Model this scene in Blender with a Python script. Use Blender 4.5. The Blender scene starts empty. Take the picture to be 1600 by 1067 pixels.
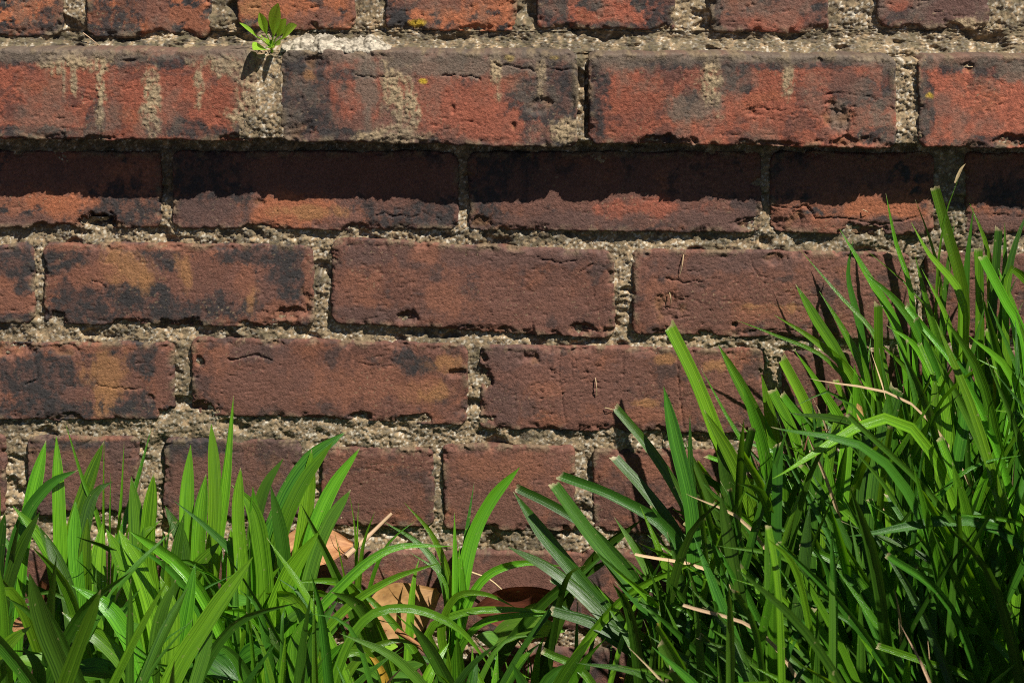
import bpy, math, random
import numpy as np
from mathutils import Vector, Matrix

random.seed(7)
rng = np.random.default_rng(11)
SC = bpy.context.scene
COL = SC.collection

# ------------------------------------------------------------------ camera
W, H, FOCAL = 1600.0, 1067.0, 75.0
FPX = W * FOCAL / 36.0
PITCH = math.radians(13.0)
DIST = 0.0004625 * FPX
ZC = 0.272
CAM = np.array([0.0, -DIST * math.cos(PITCH), ZC + DIST * math.sin(PITCH)])
cd = bpy.data.cameras.new('camera')
cam = bpy.data.objects.new('camera', cd)
COL.objects.link(cam)
cd.lens = FOCAL
cd.sensor_width = 36.0
cd.clip_start = 0.02
cd.clip_end = 200.0
cam.location = CAM
cam.rotation_euler = (math.radians(90) - PITCH, 0, 0)
cd.dof.use_dof = True
cd.dof.focus_distance = DIST - 0.05
cd.dof.aperture_fstop = 16.0
SC.camera = cam

# ------------------------------------------------------------------ light
SUN = Vector((45.0, -54.0, 92.0)).normalized()          # towards the sun
wd = bpy.data.worlds.new('World')
SC.world = wd
wd.use_nodes = True
nt = wd.node_tree
sky = nt.nodes.new('ShaderNodeTexSky')
sky.sky_type = 'NISHITA'
sky.sun_disc = False
sky.air_density = 0.4
sky.dust_density = 0.1
sky.sun_elevation = math.asin(SUN.z)
sky.sun_rotation = math.atan2(SUN.x, SUN.y)
nt.links.new(sky.outputs[0], nt.nodes['Background'].inputs[0])
nt.nodes['Background'].inputs[1].default_value = 0.05
sl = bpy.data.lights.new('sun', 'SUN')
sl.energy = 5.0
sl.angle = math.radians(0.5)
sl.color = (1.0, 0.955, 0.88)
so = bpy.data.objects.new('sun', sl)
COL.objects.link(so)
so.rotation_euler = SUN.to_track_quat('Z', 'Y').to_euler()
so.location = (2, -2, 4)
SC.view_settings.view_transform = 'Standard'
SC.view_settings.look = 'None'
SC.view_settings.exposure = 0.5
SC.view_settings.gamma = 1.0
SC.render.engine = 'CYCLES'
SC.cycles.use_denoising = False
SC.cycles.filter_width = 1.05

# ------------------------------------------------------------------ pixel <-> place
cp, sp = math.cos(PITCH), math.sin(PITCH)
def ray(px, py):
    a = (px - W / 2) / FPX
    b = -(py - H / 2) / FPX
    return np.array([a, cp + b * sp, -sp + b * cp])
def at(px, py, d):
    """point seen at a pixel, standing d metres in front of the wall face"""
    r = ray(px, py)
    t = (-d - CAM[1]) / r[1]
    return CAM + r * t
def proj(p):
    v = np.asarray(p) - CAM
    f = v[1] * cp - v[2] * sp
    u = v[1] * sp + v[2] * cp
    return W / 2 + FPX * v[0] / f, H / 2 - FPX * u / f
def ground_at(px, d):
    """point on the ground, d metres in front of the wall, at that pixel column"""
    f = (-d - CAM[1]) * cp + CAM[2] * sp
    return np.array([(px - W / 2) * f / FPX, -d, 0.0])

# ------------------------------------------------------------------ noise
_perm = np.random.default_rng(5).permutation(4096)
_ang = np.random.default_rng(6).random(4096) * 2 * np.pi
_gx, _gy = np.cos(_ang), np.sin(_ang)
_rnd = np.random.default_rng(8).random((4096, 4))
def _h(i, j, s):
    return _perm[(_perm[(_perm[(i + 17 * s) & 4095] + j) & 4095] + s * 131) & 4095]
def perlin(x, y, s=0):
    xi, yi = np.floor(x).astype(np.int64), np.floor(y).astype(np.int64)
    xf, yf = x - xi, y - yi
    u, v = xf * xf * xf * (xf * (xf * 6 - 15) + 10), yf * yf * yf * (yf * (yf * 6 - 15) + 10)
    def g(a, b):
        h = _h(xi + a, yi + b, s)
        return _gx[h] * (xf - a) + _gy[h] * (yf - b)
    n0 = g(0, 0) * (1 - u) + g(1, 0) * u
    n1 = g(0, 1) * (1 - u) + g(1, 1) * u
    return (n0 * (1 - v) + n1 * v) * 1.5
def fbm(x, y, s=0, o=4, gain=0.5):
    a, t = 1.0, 0.0
    for k in range(o):
        t = t + a * perlin(x * 2.03 ** k, y * 2.03 ** k, s + k * 3)
        a *= gain
    return t
def worley(x, y, s=0):
    xi, yi = np.floor(x).astype(np.int64), np.floor(y).astype(np.int64)
    best = np.full(x.shape, 9.0)
    bid = np.zeros(x.shape, np.int64)
    for a in (-1, 0, 1):
        for b in (-1, 0, 1):
            h = _h(xi + a, yi + b, s)
            dx = xi + a + _rnd[h, 0] - x
            dy = yi + b + _rnd[h, 1] - y
            dd = dx * dx + dy * dy
            m = dd < best
            best[m] = dd[m]
            bid[m] = h[m]
    return np.sqrt(best), bid
def sstep(a, b, x):
    t = np.clip((x - a) / (b - a), 0, 1)
    return t * t * (3 - 2 * t)
def mix(c, d, m):
    return c * (1 - m[..., None]) + np.asarray(d) * m[..., None]

# ------------------------------------------------------------------ mesh helpers
def mesh_from(name, co, quads, col=None, uv=None, smooth=True):
    me = bpy.data.meshes.new(name)
    co = np.ascontiguousarray(co, dtype=np.float32).reshape(-1, 3)
    quads = np.ascontiguousarray(quads, dtype=np.int32)
    n = quads.shape[1]
    me.vertices.add(len(co))
    me.vertices.foreach_set('co', co.ravel())
    me.loops.add(quads.size)
    me.loops.foreach_set('vertex_index', quads.ravel())
    me.polygons.add(len(quads))
    me.polygons.foreach_set('loop_start', np.arange(0, quads.size, n, dtype=np.int32))
    if smooth:
        me.polygons.foreach_set('use_smooth', np.ones(len(quads), bool))
    me.update(calc_edges=True)
    if col is not None:
        c4 = np.ones((len(co), 4), np.float32)
        c4[:, :3] = np.asarray(col).reshape(-1, 3)
        at_ = me.color_attributes.new('Col', 'FLOAT_COLOR', 'POINT')
        at_.data.foreach_set('color', c4.ravel())
    if uv is not None:
        ul = me.uv_layers.new(name='UVMap')
        ul.data.foreach_set('uv', np.asarray(uv, np.float32).reshape(-1, 2)[quads.ravel()].ravel())
    return me
def grid_quads(nx, nz, keep=None):
    idx = np.arange(nx * nz).reshape(nz, nx)
    q = np.stack([idx[:-1, :-1], idx[:-1, 1:], idx[1:, 1:], idx[1:, :-1]], -1)
    if keep is not None:
        return q[keep]
    return q.reshape(-1, 4)
def compact(co, quads, col):
    used, inv = np.unique(quads.ravel(), return_inverse=True)
    return co.reshape(-1, 3)[used], inv.reshape(quads.shape), col.reshape(-1, 3)[used]
def link(name, me, mat, parent=None, loc=None):
    o = bpy.data.objects.new(name, me)
    COL.objects.link(o)
    if me is not None and mat is not None:
        me.materials.append(mat)
    if loc is not None:
        o.location = loc
    if parent is not None:
        o.parent = parent
        o.matrix_parent_inverse = Matrix.Translation(-parent.location) if False else Matrix()
    return o
def thing(name, label, cat, loc=(0, 0, 0), group=None):
    o = bpy.data.objects.new(name, None)
    o.empty_display_size = 0.02
    COL.objects.link(o)
    o.location = loc
    return tag(o, label, cat, group)
def tag(o, label, cat, group=None):
    o['label'] = label
    o['category'] = cat
    if group:
        o['group'] = group
    return o

# ------------------------------------------------------------------ materials
def newmat(name):
    m = bpy.data.materials.new(name)
    m.use_nodes = True
    return m, m.node_tree, m.node_tree.nodes['Principled BSDF']
def N(nt, t, **kw):
    n = nt.nodes.new(t)
    for k, v in kw.items():
        setattr(n, k, v)
    return n
def masonry_mat(name, rough, fine, bump, contrast):
    m, nt, p = newmat(name)
    a = N(nt, 'ShaderNodeAttribute', attribute_name='Col')
    g = N(nt, 'ShaderNodeNewGeometry')
    n1 = N(nt, 'ShaderNodeTexNoise')
    n1.inputs['Scale'].default_value = fine
    n1.inputs['Detail'].default_value = 5
    n1.inputs['Roughness'].default_value = 0.7
    nt.links.new(g.outputs['Position'], n1.inputs['Vector'])
    r = N(nt, 'ShaderNodeMapRange')
    r.inputs['From Min'].default_value = 0.3
    r.inputs['From Max'].default_value = 0.7
    r.inputs['To Min'].default_value = 1 - contrast
    r.inputs['To Max'].default_value = 1 + contrast
    nt.links.new(n1.outputs['Fac'], r.inputs['Value'])
    mx = N(nt, 'ShaderNodeVectorMath', operation='SCALE')
    nt.links.new(a.outputs['Color'], mx.inputs[0])
    nt.links.new(r.outputs[0], mx.inputs['Scale'])
    nt.links.new(mx.outputs[0], p.inputs['Base Color'])
    b = N(nt, 'ShaderNodeBump')
    b.inputs['Strength'].default_value = bump
    b.inputs['Distance'].default_value = 0.0009
    n2 = N(nt, 'ShaderNodeTexNoise')
    n2.inputs['Scale'].default_value = fine * 1.7
    n2.inputs['Detail'].default_value = 6
    n2.inputs['Roughness'].default_value = 0.65
    nt.links.new(g.outputs['Position'], n2.inputs['Vector'])
    nt.links.new(n2.outputs['Fac'], b.inputs['Height'])
    nt.links.new(b.outputs[0], p.inputs['Normal'])
    p.inputs['Roughness'].default_value = rough
    p.inputs['Specular IOR Level'].default_value = 0.3
    return m
M_BRICK = masonry_mat('fired_clay', 0.80, 520.0, 0.9, 0.34)
M_MORTAR = masonry_mat('lime_mortar', 0.95, 600.0, 0.7, 0.3)

def leaf_mat(name, dark, light, trans, rough, tip=(0.46, 0.37, 0.21), transfac=0.32, var=0.35, vein=(18, 1.1, 1), spec=0.5):
    m, nt, p = newmat(name)
    L = nt.links
    uv = N(nt, 'ShaderNodeUVMap')
    mp = N(nt, 'ShaderNodeMapping')
    mp.inputs['Scale'].default_value = vein
    L.new(uv.outputs[0], mp.inputs['Vector'])
    oi = N(nt, 'ShaderNodeObjectInfo')
    sc = N(nt, 'ShaderNodeMath', operation='MULTIPLY')
    sc.inputs[1].default_value = 57.0
    L.new(oi.outputs['Random'], sc.inputs[0])
    cb = N(nt, 'ShaderNodeCombineXYZ')
    L.new(sc.outputs[0], cb.inputs['X'])
    L.new(sc.outputs[0], cb.inputs['Y'])
    L.new(cb.outputs[0], mp.inputs['Location'])
    ns = N(nt, 'ShaderNodeTexNoise')
    ns.inputs['Scale'].default_value = 1.0
    ns.inputs['Detail'].default_value = 4
    ns.inputs['Roughness'].default_value = 0.65
    L.new(mp.outputs[0], ns.inputs['Vector'])
    rp = N(nt, 'ShaderNodeValToRGB')
    rp.color_ramp.elements[0].position = 0.36
    rp.color_ramp.elements[0].color = (*dark, 1)
    rp.color_ramp.elements[1].position = 0.64
    rp.color_ramp.elements[1].color = (*light, 1)
    L.new(ns.outputs['Fac'], rp.inputs['Fac'])
    # every leaf a little different in hue and value
    hs = N(nt, 'ShaderNodeHueSaturation')
    mr = N(nt, 'ShaderNodeMapRange')
    mr.inputs['To Min'].default_value = 1 - var
    mr.inputs['To Max'].default_value = 1 + var
    L.new(oi.outputs['Random'], mr.inputs['Value'])
    L.new(mr.outputs[0], hs.inputs['Value'])
    fr = N(nt, 'ShaderNodeMath', operation='FRACT')
    m7 = N(nt, 'ShaderNodeMath', operation='MULTIPLY')
    m7.inputs[1].default_value = 7.31
    L.new(oi.outputs['Random'], m7.inputs[0])
    L.new(m7.outputs[0], fr.inputs[0])
    mh = N(nt, 'ShaderNodeMapRange')
    mh.inputs['To Min'].default_value = 0.476
    mh.inputs['To Max'].default_value = 0.504
    L.new(fr.outputs[0], mh.inputs['Value'])
    L.new(mh.outputs[0], hs.inputs['Hue'])
    L.new(rp.outputs[0], hs.inputs['Color'])
    # dry cut tip from the attribute
    a = N(nt, 'ShaderNodeAttribute', attribute_name='Col')
    sx = N(nt, 'ShaderNodeSeparateColor')
    L.new(a.outputs['Color'], sx.inputs[0])
    n3 = N(nt, 'ShaderNodeTexNoise')
    n3.inputs['Scale'].default_value = 260
    g = N(nt, 'ShaderNodeNewGeometry')
    L.new(g.outputs['Position'], n3.inputs['Vector'])
    mt = N(nt, 'ShaderNodeMix', data_type='RGBA')
    L.new(sx.outputs[0], mt.inputs['Factor'])
    L.new(hs.outputs[0], mt.inputs['A'])
    mt.inputs['B'].default_value = (*tip, 1)
    # small pale flecks and scratches
    fk = N(nt, 'ShaderNodeMapRange')
    fk.inputs['From Min'].default_value = 0.70
    fk.inputs['From Max'].default_value = 0.76
    fk.inputs['To Max'].default_value = 0.55
    L.new(n3.outputs['Fac'], fk.inputs['Value'])
    m2 = N(nt, 'ShaderNodeMix', data_type='RGBA')
    L.new(fk.outputs[0], m2.inputs['Factor'])
    L.new(mt.outputs['Result'], m2.inputs['A'])
    m2.inputs['B'].default_value = (0.3, 0.27, 0.12, 1)
    L.new(m2.outputs['Result'], p.inputs['Base Color'])
    p.inputs['Roughness'].default_value = rough
    p.inputs['Specular IOR Level'].default_value = spec
    b = N(nt, 'ShaderNodeBump')
    b.inputs['Strength'].default_value = 0.7
    b.inputs['Distance'].default_value = 0.0005
    L.new(ns.outputs['Fac'], b.inputs['Height'])
    L.new(b.outputs[0], p.inputs['Normal'])
    tr = N(nt, 'ShaderNodeBsdfTranslucent')
    mc = N(nt, 'ShaderNodeMix', data_type='RGBA', blend_type='MULTIPLY')
    mc.inputs['Factor'].default_value = 1.0
    L.new(m2.outputs['Result'], mc.inputs['A'])
    mc.inputs['B'].default_value = (*trans, 1)
    L.new(mc.outputs['Result'], tr.inputs['Color'])
    ms = N(nt, 'ShaderNodeMixShader')
    ms.inputs[0].default_value = transfac
    L.new(p.outputs[0], ms.inputs[1])
    L.new(tr.outputs[0], ms.inputs[2])
    L.new(ms.outputs[0], nt.nodes['Material Output'].inputs['Surface'])
    return m
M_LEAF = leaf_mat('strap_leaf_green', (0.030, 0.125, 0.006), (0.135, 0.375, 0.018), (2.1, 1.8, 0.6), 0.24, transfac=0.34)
M_LEAF_DARK = leaf_mat('strap_leaf_shaded_green', (0.014, 0.064, 0.006), (0.060, 0.190, 0.014), (2.0, 1.8, 0.7), 0.34, transfac=0.25, spec=0.4)  # darker copy of the leaf green, also painting shade into the clumps
M_YELLOW = leaf_mat('yellowing_leaf', (0.5, 0.33, 0.02), (0.62, 0.45, 0.04), (1.3, 1.2, 0.8), 0.45)
M_SEED = leaf_mat('seedling_green', (0.22, 0.46, 0.03), (0.34, 0.62, 0.06), (1.3, 1.2, 0.8), 0.42, var=0.12)
M_WEED = leaf_mat('weed_green', (0.06, 0.20, 0.02), (0.14, 0.34, 0.03), (2.0, 1.7, 0.8), 0.45)
M_TAN = leaf_mat('dry_leaf_tan', (0.33, 0.17, 0.06), (0.55, 0.33, 0.13), (1.2, 1.0, 0.7), 0.6, transfac=0.2, var=0.05, vein=(7, 5, 1), spec=0.25)
M_BROWN = leaf_mat('dry_leaf_brown', (0.22, 0.118, 0.036), (0.42, 0.245, 0.080), (1.2, 1.0, 0.7), 0.6, transfac=0.15, var=0.05, vein=(7, 5, 1), spec=0.25)
M_RUST = leaf_mat('dry_leaf_rust', (0.10, 0.042, 0.020), (0.21, 0.088, 0.036), (1.2, 1.0, 0.7), 0.5, transfac=0.15, var=0.05, vein=(7, 5, 1), spec=0.25)
M_STRAW = leaf_mat('straw', (0.40, 0.28, 0.13), (0.62, 0.48, 0.27), (1.1, 1.0, 0.8), 0.7, transfac=0.1, var=0.2)

def soil_mat():
    m, nt, p = newmat('soil')
    L = nt.links
    g = N(nt, 'ShaderNodeNewGeometry')
    n = N(nt, 'ShaderNodeTexNoise')
    n.inputs['Scale'].default_value = 60
    n.inputs['Detail'].default_value = 8
    L.new(g.outputs['Position'], n.inputs['Vector'])
    rp = N(nt, 'ShaderNodeValToRGB')
    rp.color_ramp.elements[0].color = (0.018, 0.012, 0.008, 1)
    rp.color_ramp.elements[1].color = (0.11, 0.075, 0.045, 1)
    rp.color_ramp.elements[0].position = 0.35
    rp.color_ramp.elements[1].position = 0.75
    L.new(n.outputs['Fac'], rp.inputs['Fac'])
    L.new(rp.outputs[0], p.inputs['Base Color'])
    b = N(nt, 'ShaderNodeBump')
    b.inputs['Distance'].default_value = 0.004
    L.new(n.outputs['Fac'], b.inputs['Height'])
    L.new(b.outputs[0], p.inputs['Normal'])
    p.inputs['Roughness'].default_value = 0.95
    return m
M_SOIL = soil_mat()

# ------------------------------------------------------------------ ground
ax = np.concatenate([-np.geomspace(60, 0.9, 24), np.linspace(-0.8, 0.8, 161), np.geomspace(0.9, 60, 24)])
ay = np.concatenate([-np.geomspace(60, 0.75, 24), np.linspace(-0.7, 0.02, 90), np.geomspace(0.05, 60, 24)])
gx, gy = np.meshgrid(ax, ay)
near = np.exp(-(gx ** 2 + gy ** 2) / 1.5)
gz = (0.012 * fbm(gx * 9, gy * 9, 41, 5)) * near - 0.004
ground = link('ground', mesh_from('ground', np.stack([gx, gy, gz], -1), grid_quads(len(ax), len(ay))), M_SOIL)
ground['kind'] = 'structure'

# ------------------------------------------------------------------ the brick wall
wall = thing('brick_wall', 'weathered red brick wall with crumbling pale mortar and a projecting ledge course', 'wall')
LEDGE = 0.0265
RED = (0.29, 0.088, 0.050)
ORG = (0.34, 0.115, 0.052)
BRN = (0.150, 0.070, 0.050)
WARM = (0.215, 0.088, 0.052)
MAR = (0.150, 0.067, 0.046)
PUR = (0.112, 0.062, 0.050)
SOOT = (0.036, 0.032, 0.031)
OCH = (0.29, 0.140, 0.058)
GREY = (0.15, 0.115, 0.085)
MORT = (0.290, 0.214, 0.124)
LICH = (0.50, 0.33, 0.03)
MOSS = (0.045, 0.055, 0.015)
KIND = dict(r=RED, o=ORG, b=BRN, m=MAR, p=PUR, s=SOOT, y=OCH, g=GREY, M=MORT, l=LICH, G=MOSS, w=WARM)

# x0, x1, y top left/right, y bottom left/right (photo pixels), base, edge soot, soot speckle, patches, chips, cracks
# patch: kind, cx, cy, rx, ry ; chip: cx, cy, rx, ry, mm ; crack: mm, points
B = []
def brick(row, x0, x1, tl, tr, bl, br, base, edge=0.3, speck=0.3, patches=(), chips=(), cracks=(), d=0.0, rough=1.0):
    B.append(dict(row=row, q=(x0, x1, tl, tr, bl, br), base=base, edge=edge, speck=speck, patches=patches, chips=chips,
                  cracks=cracks, d=d, rough=rough))
# courses above the picture
for y in (-222, -132):
    o = -620 if y < -200 else -500
    for k in range(6):
        x = o + k * 462
        brick(-2, x, x + 440, y, y, y + 72 if y < -200 else y + 74, y + 74, 'r', 0.4, 0.5)
# header course at the top edge
for x0, x1, b, base, pt in ((-330, -130, 50, 'o', ()), (-98, 95, 53, 'o', (('s', 85, 30, 26, 40), ('s', 30, 50, 60, 12))),
        (137, 325, 56, 'o', (('s', 165, 35, 35, 40), ('s', 205, 15, 25, 30), ('b', 240, 10, 30, 25))),
        (372, 552, 43, 'o', (('b', 500, 30, 50, 14), ('y', 390, 10, 30, 14))),
        (605, 806, 45, 'o', (('s', 615, 20, 18, 60), ('s', 640, 45, 60, 10), ('l', 655, 37, 13, 7), ('b', 690, 5, 60, 14))),
        (842, 1052, 43, 'r', (('s', 858, 15, 28, 50), ('s', 1035, 20, 25, 50), ('s', 940, 45, 80, 9), ('s', 930, 8, 14, 10))),
        (1112, 1292, 48, 'b', (('r', 1215, 35, 50, 22), ('s', 1110, 10, 20, 40))),
        (1372, 1545, 42, 'b', (('p', 1480, 10, 80, 30), ('r', 1400, 5, 20, 12), ('M', 1530, 40, 45, 14))),
        (1640, 1840, 50, 'b', ()), (1880, 2080, 50, 'r', ())):
    brick(0, x0, x1, -58, -58, b, b + 2, base, 0.55, 0.5, pt, rough=1.4)
# the projecting ledge
brick(1, -520, -78, 74, 76, 210, 212, 'r', 0.6, 0.3, d=LEDGE)
brick(1, -55, 398, 80, 81, 214, 219, 'r', 0.55, 0.25,
      (('M', 110, 96, 70, 18), ('s', 30, 90, 50, 14), ('s', 225, 95, 60, 10), ('M', 157, 150, 8, 72), ('M', 237, 160, 14, 66), ('M', 310, 128, 9, 50),
       ('M', 420, 150, 52, 80), ('M', 355, 98, 60, 16), ('s', 150, 192, 16, 40), ('s', 40, 208, 60, 12), ('s', 310, 205, 70, 14),
       ('s', 270, 98, 40, 9), ('M', 100, 125, 4, 24), ('M', 115, 128, 4, 26), ('g', 80, 86, 120, 10), ('s', 383, 105, 22, 8)),
      ((200, 96, 14, 4, 1.2),), ((1.2, (155, 196, 157, 219)), (0.7, (120, 156, 160, 152, 190, 140, 215, 135))), LEDGE)
brick(1, 440, 900, 82, 84, 219, 229, 'b', 0.6, 0.45,
      (('s', 462, 140, 30, 85), ('s', 495, 170, 30, 60), ('r', 700, 150, 90, 50), ('r', 560, 130, 45, 40), ('r', 780, 185, 60, 40), ('M', 628, 165, 27, 75),
       ('g', 700, 105, 150, 16), ('s', 870, 150, 40, 70), ('s', 820, 165, 24, 35), ('M', 600, 212, 60, 12), ('M', 845, 115, 8, 30), ('s', 560, 118, 40, 8),
       ('s', 560, 213, 50, 10), ('M', 775, 108, 10, 40), ('l', 797, 91, 7, 5), ('l', 866, 91, 7, 3), ('l', 660, 127, 6, 4), ('M', 880, 205, 28, 20), ('s', 480, 95, 40, 10),
       ('g', 575, 140, 16, 50), ('y', 480, 120, 10, 8)),
      ((845, 165, 22, 14, 2.0), (495, 100, 18, 10, 1.5), (470, 205, 20, 14, 1.5), (707, 171, 4, 7, 1.5), (803, 197, 4, 8, 1.5)),
      ((1.3, (555, 120, 590, 122, 622, 120)), (1.5, (690, 118, 735, 120, 752, 127)), (1.3, (775, 100, 810, 107, 845, 111)), (1.3, (862, 108, 895, 109))), LEDGE)
brick(1, 922, 1398, 86, 90, 222, 231, 'r', 0.6, 0.25,
      (('s', 932, 160, 14, 90), ('g', 1000, 96, 110, 14), ('s', 1200, 98, 200, 10), ('M', 1113, 130, 16, 60), ('g', 1085, 165, 40, 20), ('s', 1150, 130, 26, 24),
       ('s', 1075, 150, 12, 26), ('M', 1230, 110, 10, 40), ('s', 1340, 150, 40, 22), ('g', 1370, 185, 18, 24), ('s', 1375, 212, 40, 12), ('l', 1230, 92, 5, 4),
       ('s', 1040, 219, 40, 8), ('g', 1310, 185, 18, 26), ('s', 1390, 120, 12, 40), ('M', 1370, 92, 30, 6), ('b', 1330, 130, 30, 20), ('g', 1230, 90, 140, 6)),
      ((1308, 185, 20, 24, 2.2), (1040, 222, 45, 10, 4.0), (1215, 226, 30, 5, 2), (1330, 222, 40, 8, 2), (1172, 176, 8, 7, 1.4)),
      ((1.0, (1290, 147, 1340, 148, 1370, 155)), (0.9, (1180, 168, 1230, 174)), (1.0, (1185, 221, 1230, 228))), LEDGE)
brick(1, 1437, 1895, 90, 92, 228, 234, 'r', 0.6, 0.2,
      (('s', 1445, 160, 12, 80), ('s', 1540, 106, 60, 12), ('g', 1590, 112, 30, 12), ('s', 1560, 222, 60, 10), ('l', 1452, 150, 7, 6)),
      ((1512, 106, 14, 8, 2.0), (1575, 220, 30, 8, 3.0)), (), LEDGE)
brick(1, 1920, 2200, 92, 93, 230, 234, 'r', 0.5, 0.3, d=LEDGE)
# course 2, mostly in the ledge's shade
brick(2, -690, -222, 238, 238, 352, 353, 'b', 0.3, 0.4)
brick(2, -200, 249, 238, 240, 356, 355, 'w', 0.4, 0.5, (('s', 200, 330, 50, 40), ('s', 175, 310, 14, 25), ('p', 40, 350, 80, 14), ('b', 70, 270, 120, 34), ('o', 90, 315, 60, 14)),
      ((150, 350, 27, 18, 7.0), (70, 358, 45, 8, 5.0)))
brick(2, 272, 713, 240, 240, 356, 358, 'b', 0.3, 0.35,
      (('s', 325, 290, 62, 65), ('o', 450, 325, 60, 30), ('y', 480, 330, 50, 10), ('s', 640, 330, 80, 40), ('p', 330, 335, 55, 25), ('b', 480, 270, 120, 30), ('m', 620, 280, 80, 40)),
      ((405, 318, 8, 6, 1.0),), ((1.4, (575, 340, 600, 334, 640, 340, 655, 336)), (1.0, (660, 330, 690, 345))))
brick(2, 735, 1188, 240, 240, 358, 362, 'b', 0.3, 0.35,
      (('s', 800, 275, 70, 38), ('s', 755, 345, 30, 20), ('b', 900, 300, 140, 40), ('p', 1120, 345, 70, 20), ('p', 880, 345, 100, 14), ('r', 1010, 325, 70, 14), ('s', 760, 310, 24, 20)),
      ((1170, 352, 30, 12, 2.5), (750, 350, 16, 14, 2.5)), ((1.0, (1140, 350, 1165, 340, 1186, 345)),))
brick(2, 1206, 1458, 240, 242, 362, 366, 'w', 0.4, 0.5,
      (('s', 1230, 270, 40, 40), ('b', 1300, 275, 90, 34), ('o', 1370, 325, 60, 18), ('b', 1240, 350, 40, 20), ('p', 1390, 352, 60, 14)),
      ((1235, 350, 24, 18, 2.0), (1350, 362, 34, 14, 3.0)),
      ((1.8, (1206, 322, 1245, 325, 1260, 322, 1275, 342, 1300, 340, 1340, 344)), (1.3, (1340, 344, 1380, 352, 1430, 340))))
brick(2, 1512, 1950, 242, 244, 366, 370, 'w', 0.3, 0.5, (('b', 1570, 280, 80, 40), ('p', 1560, 350, 60, 16), ('s', 1580, 300, 50, 30)), (), ((1.2, (1550, 335, 1600, 338)),))
# course 3
brick(3, -400, 50, 384, 384, 505, 504, 'b', 0.35, 0.5, (('s', 20, 410, 40, 30), ('o', 15, 465, 40, 22), ('s', 42, 455, 16, 12), ('s', 10, 498, 60, 8)))
brick(3, 70, 488, 382, 385, 505, 508, 'b', 0.45, 0.65,
      (('s', 105, 405, 34, 26), ('y', 190, 420, 50, 30), ('o', 145, 430, 40, 20), ('s', 120, 475, 45, 36), ('s', 262, 400, 34, 18), ('m', 330, 440, 60, 50),
       ('y', 290, 425, 12, 28), ('s', 310, 485, 120, 22), ('y', 393, 465, 12, 20), ('o', 385, 430, 16, 30), ('s', 450, 430, 28, 50), ('s', 200, 465, 30, 18),
       ('o', 440, 490, 40, 18), ('o', 480, 440, 8, 40), ('o', 230, 386, 150, 6), ('s', 400, 400, 60, 14), ('s', 258, 470, 16, 26), ('y', 225, 440, 8, 30)),
      ((455, 490, 30, 12, 3.0), (200, 505, 26, 8, 3.0), (88, 500, 16, 16, 4.0), (480, 470, 12, 20, 2)), ((1.4, (215, 498, 240, 510)), (1.0, (145, 440, 165, 448))))
brick(3, 520, 958, 375, 396, 504, 528, 'm', 0.15, 0.3,
      (('p', 760, 400, 180, 20), ('r', 565, 445, 30, 30), ('r', 700, 465, 35, 30), ('r', 660, 395, 26, 14), ('p', 600, 490, 90, 14), ('r', 880, 460, 20, 14), ('p', 560, 400, 30, 20), ('b', 850, 470, 90, 40)),
      ((638, 494, 14, 12, 3.5), (915, 515, 28, 10, 3.0)), ((1.3, (840, 402, 870, 410, 900, 408)), (1.3, (905, 425, 925, 415, 945, 417)), (1.0, (830, 500, 836, 520))), rough=1.2)
brick(3, 991, 1420, 392, 398, 520, 530, 'm', 0.2, 0.3,
      (('r', 1045, 460, 28, 30), ('y', 1190, 482, 50, 8), ('p', 1120, 410, 110, 20), ('r', 1180, 490, 90, 12), ('b', 1080, 480, 60, 30)),
      ((1048, 475, 22, 22, 1.6), (1212, 404, 16, 8, 2.0), (1149, 507, 6, 7, 3.0)),
      ((0.9, (1169, 400, 1176, 416, 1184, 430, 1200, 434)), (1.4, (1041, 434, 1065, 440, 1098, 441)), (1.2, (1205, 516, 1235, 515, 1250, 520)), (1.0, (1050, 497, 1078, 495)), (1.0, (1040, 480, 1062, 486))), rough=1.3)
brick(3, 1450, 1890, 398, 402, 525, 530, 'm', 0.3, 0.3)
# course 4
brick(4, -640, -190, 535, 535, 650, 650, 'b', 0.3, 0.5)
brick(4, -165, 270, 538, 538, 655, 654, 'b', 0.3, 0.55,
      (('s', 70, 585, 70, 50), ('y', 168, 575, 34, 42), ('y', 165, 625, 20, 26), ('s', 212, 640, 40, 24), ('s', 225, 560, 20, 34), ('b', 120, 620, 34, 20), ('s', 60, 640, 90, 16),
       ('o', 120, 543, 90, 7), ('m', 255, 600, 14, 36), ('o', 20, 548, 40, 8), ('b', 200, 600, 20, 14)),
      ((20, 545, 34, 12, 2.5), (100, 546, 28, 8, 1.5), (268, 650, 20, 12, 6.0), (235, 622, 6, 8, 1.5)), ((1.2, (40, 600, 60, 590, 58, 575)), (1.0, (95, 600, 115, 602)), (1.2, (150, 600, 170, 605, 215, 608))))
brick(4, 302, 728, 530, 541, 645, 664, 'm', 0.15, 0.3,
      (('p', 380, 550, 50, 14), ('o', 345, 565, 14, 24), ('y', 665, 612, 34, 18), ('y', 685, 570, 30, 14), ('s', 645, 570, 30, 24), ('r', 560, 600, 120, 30), ('b', 420, 600, 90, 36), ('r', 312, 540, 12, 10)),
      ((312, 565, 10, 8, 4.0), (565, 652, 20, 8, 4.0), (645, 656, 26, 9, 4.0), (318, 640, 22, 14, 4.0), (715, 582, 14, 6, 2.5)),
      ((1.6, (356, 561, 380, 560, 400, 554, 425, 562)), (0.9, (560, 568, 600, 575))))
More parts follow.
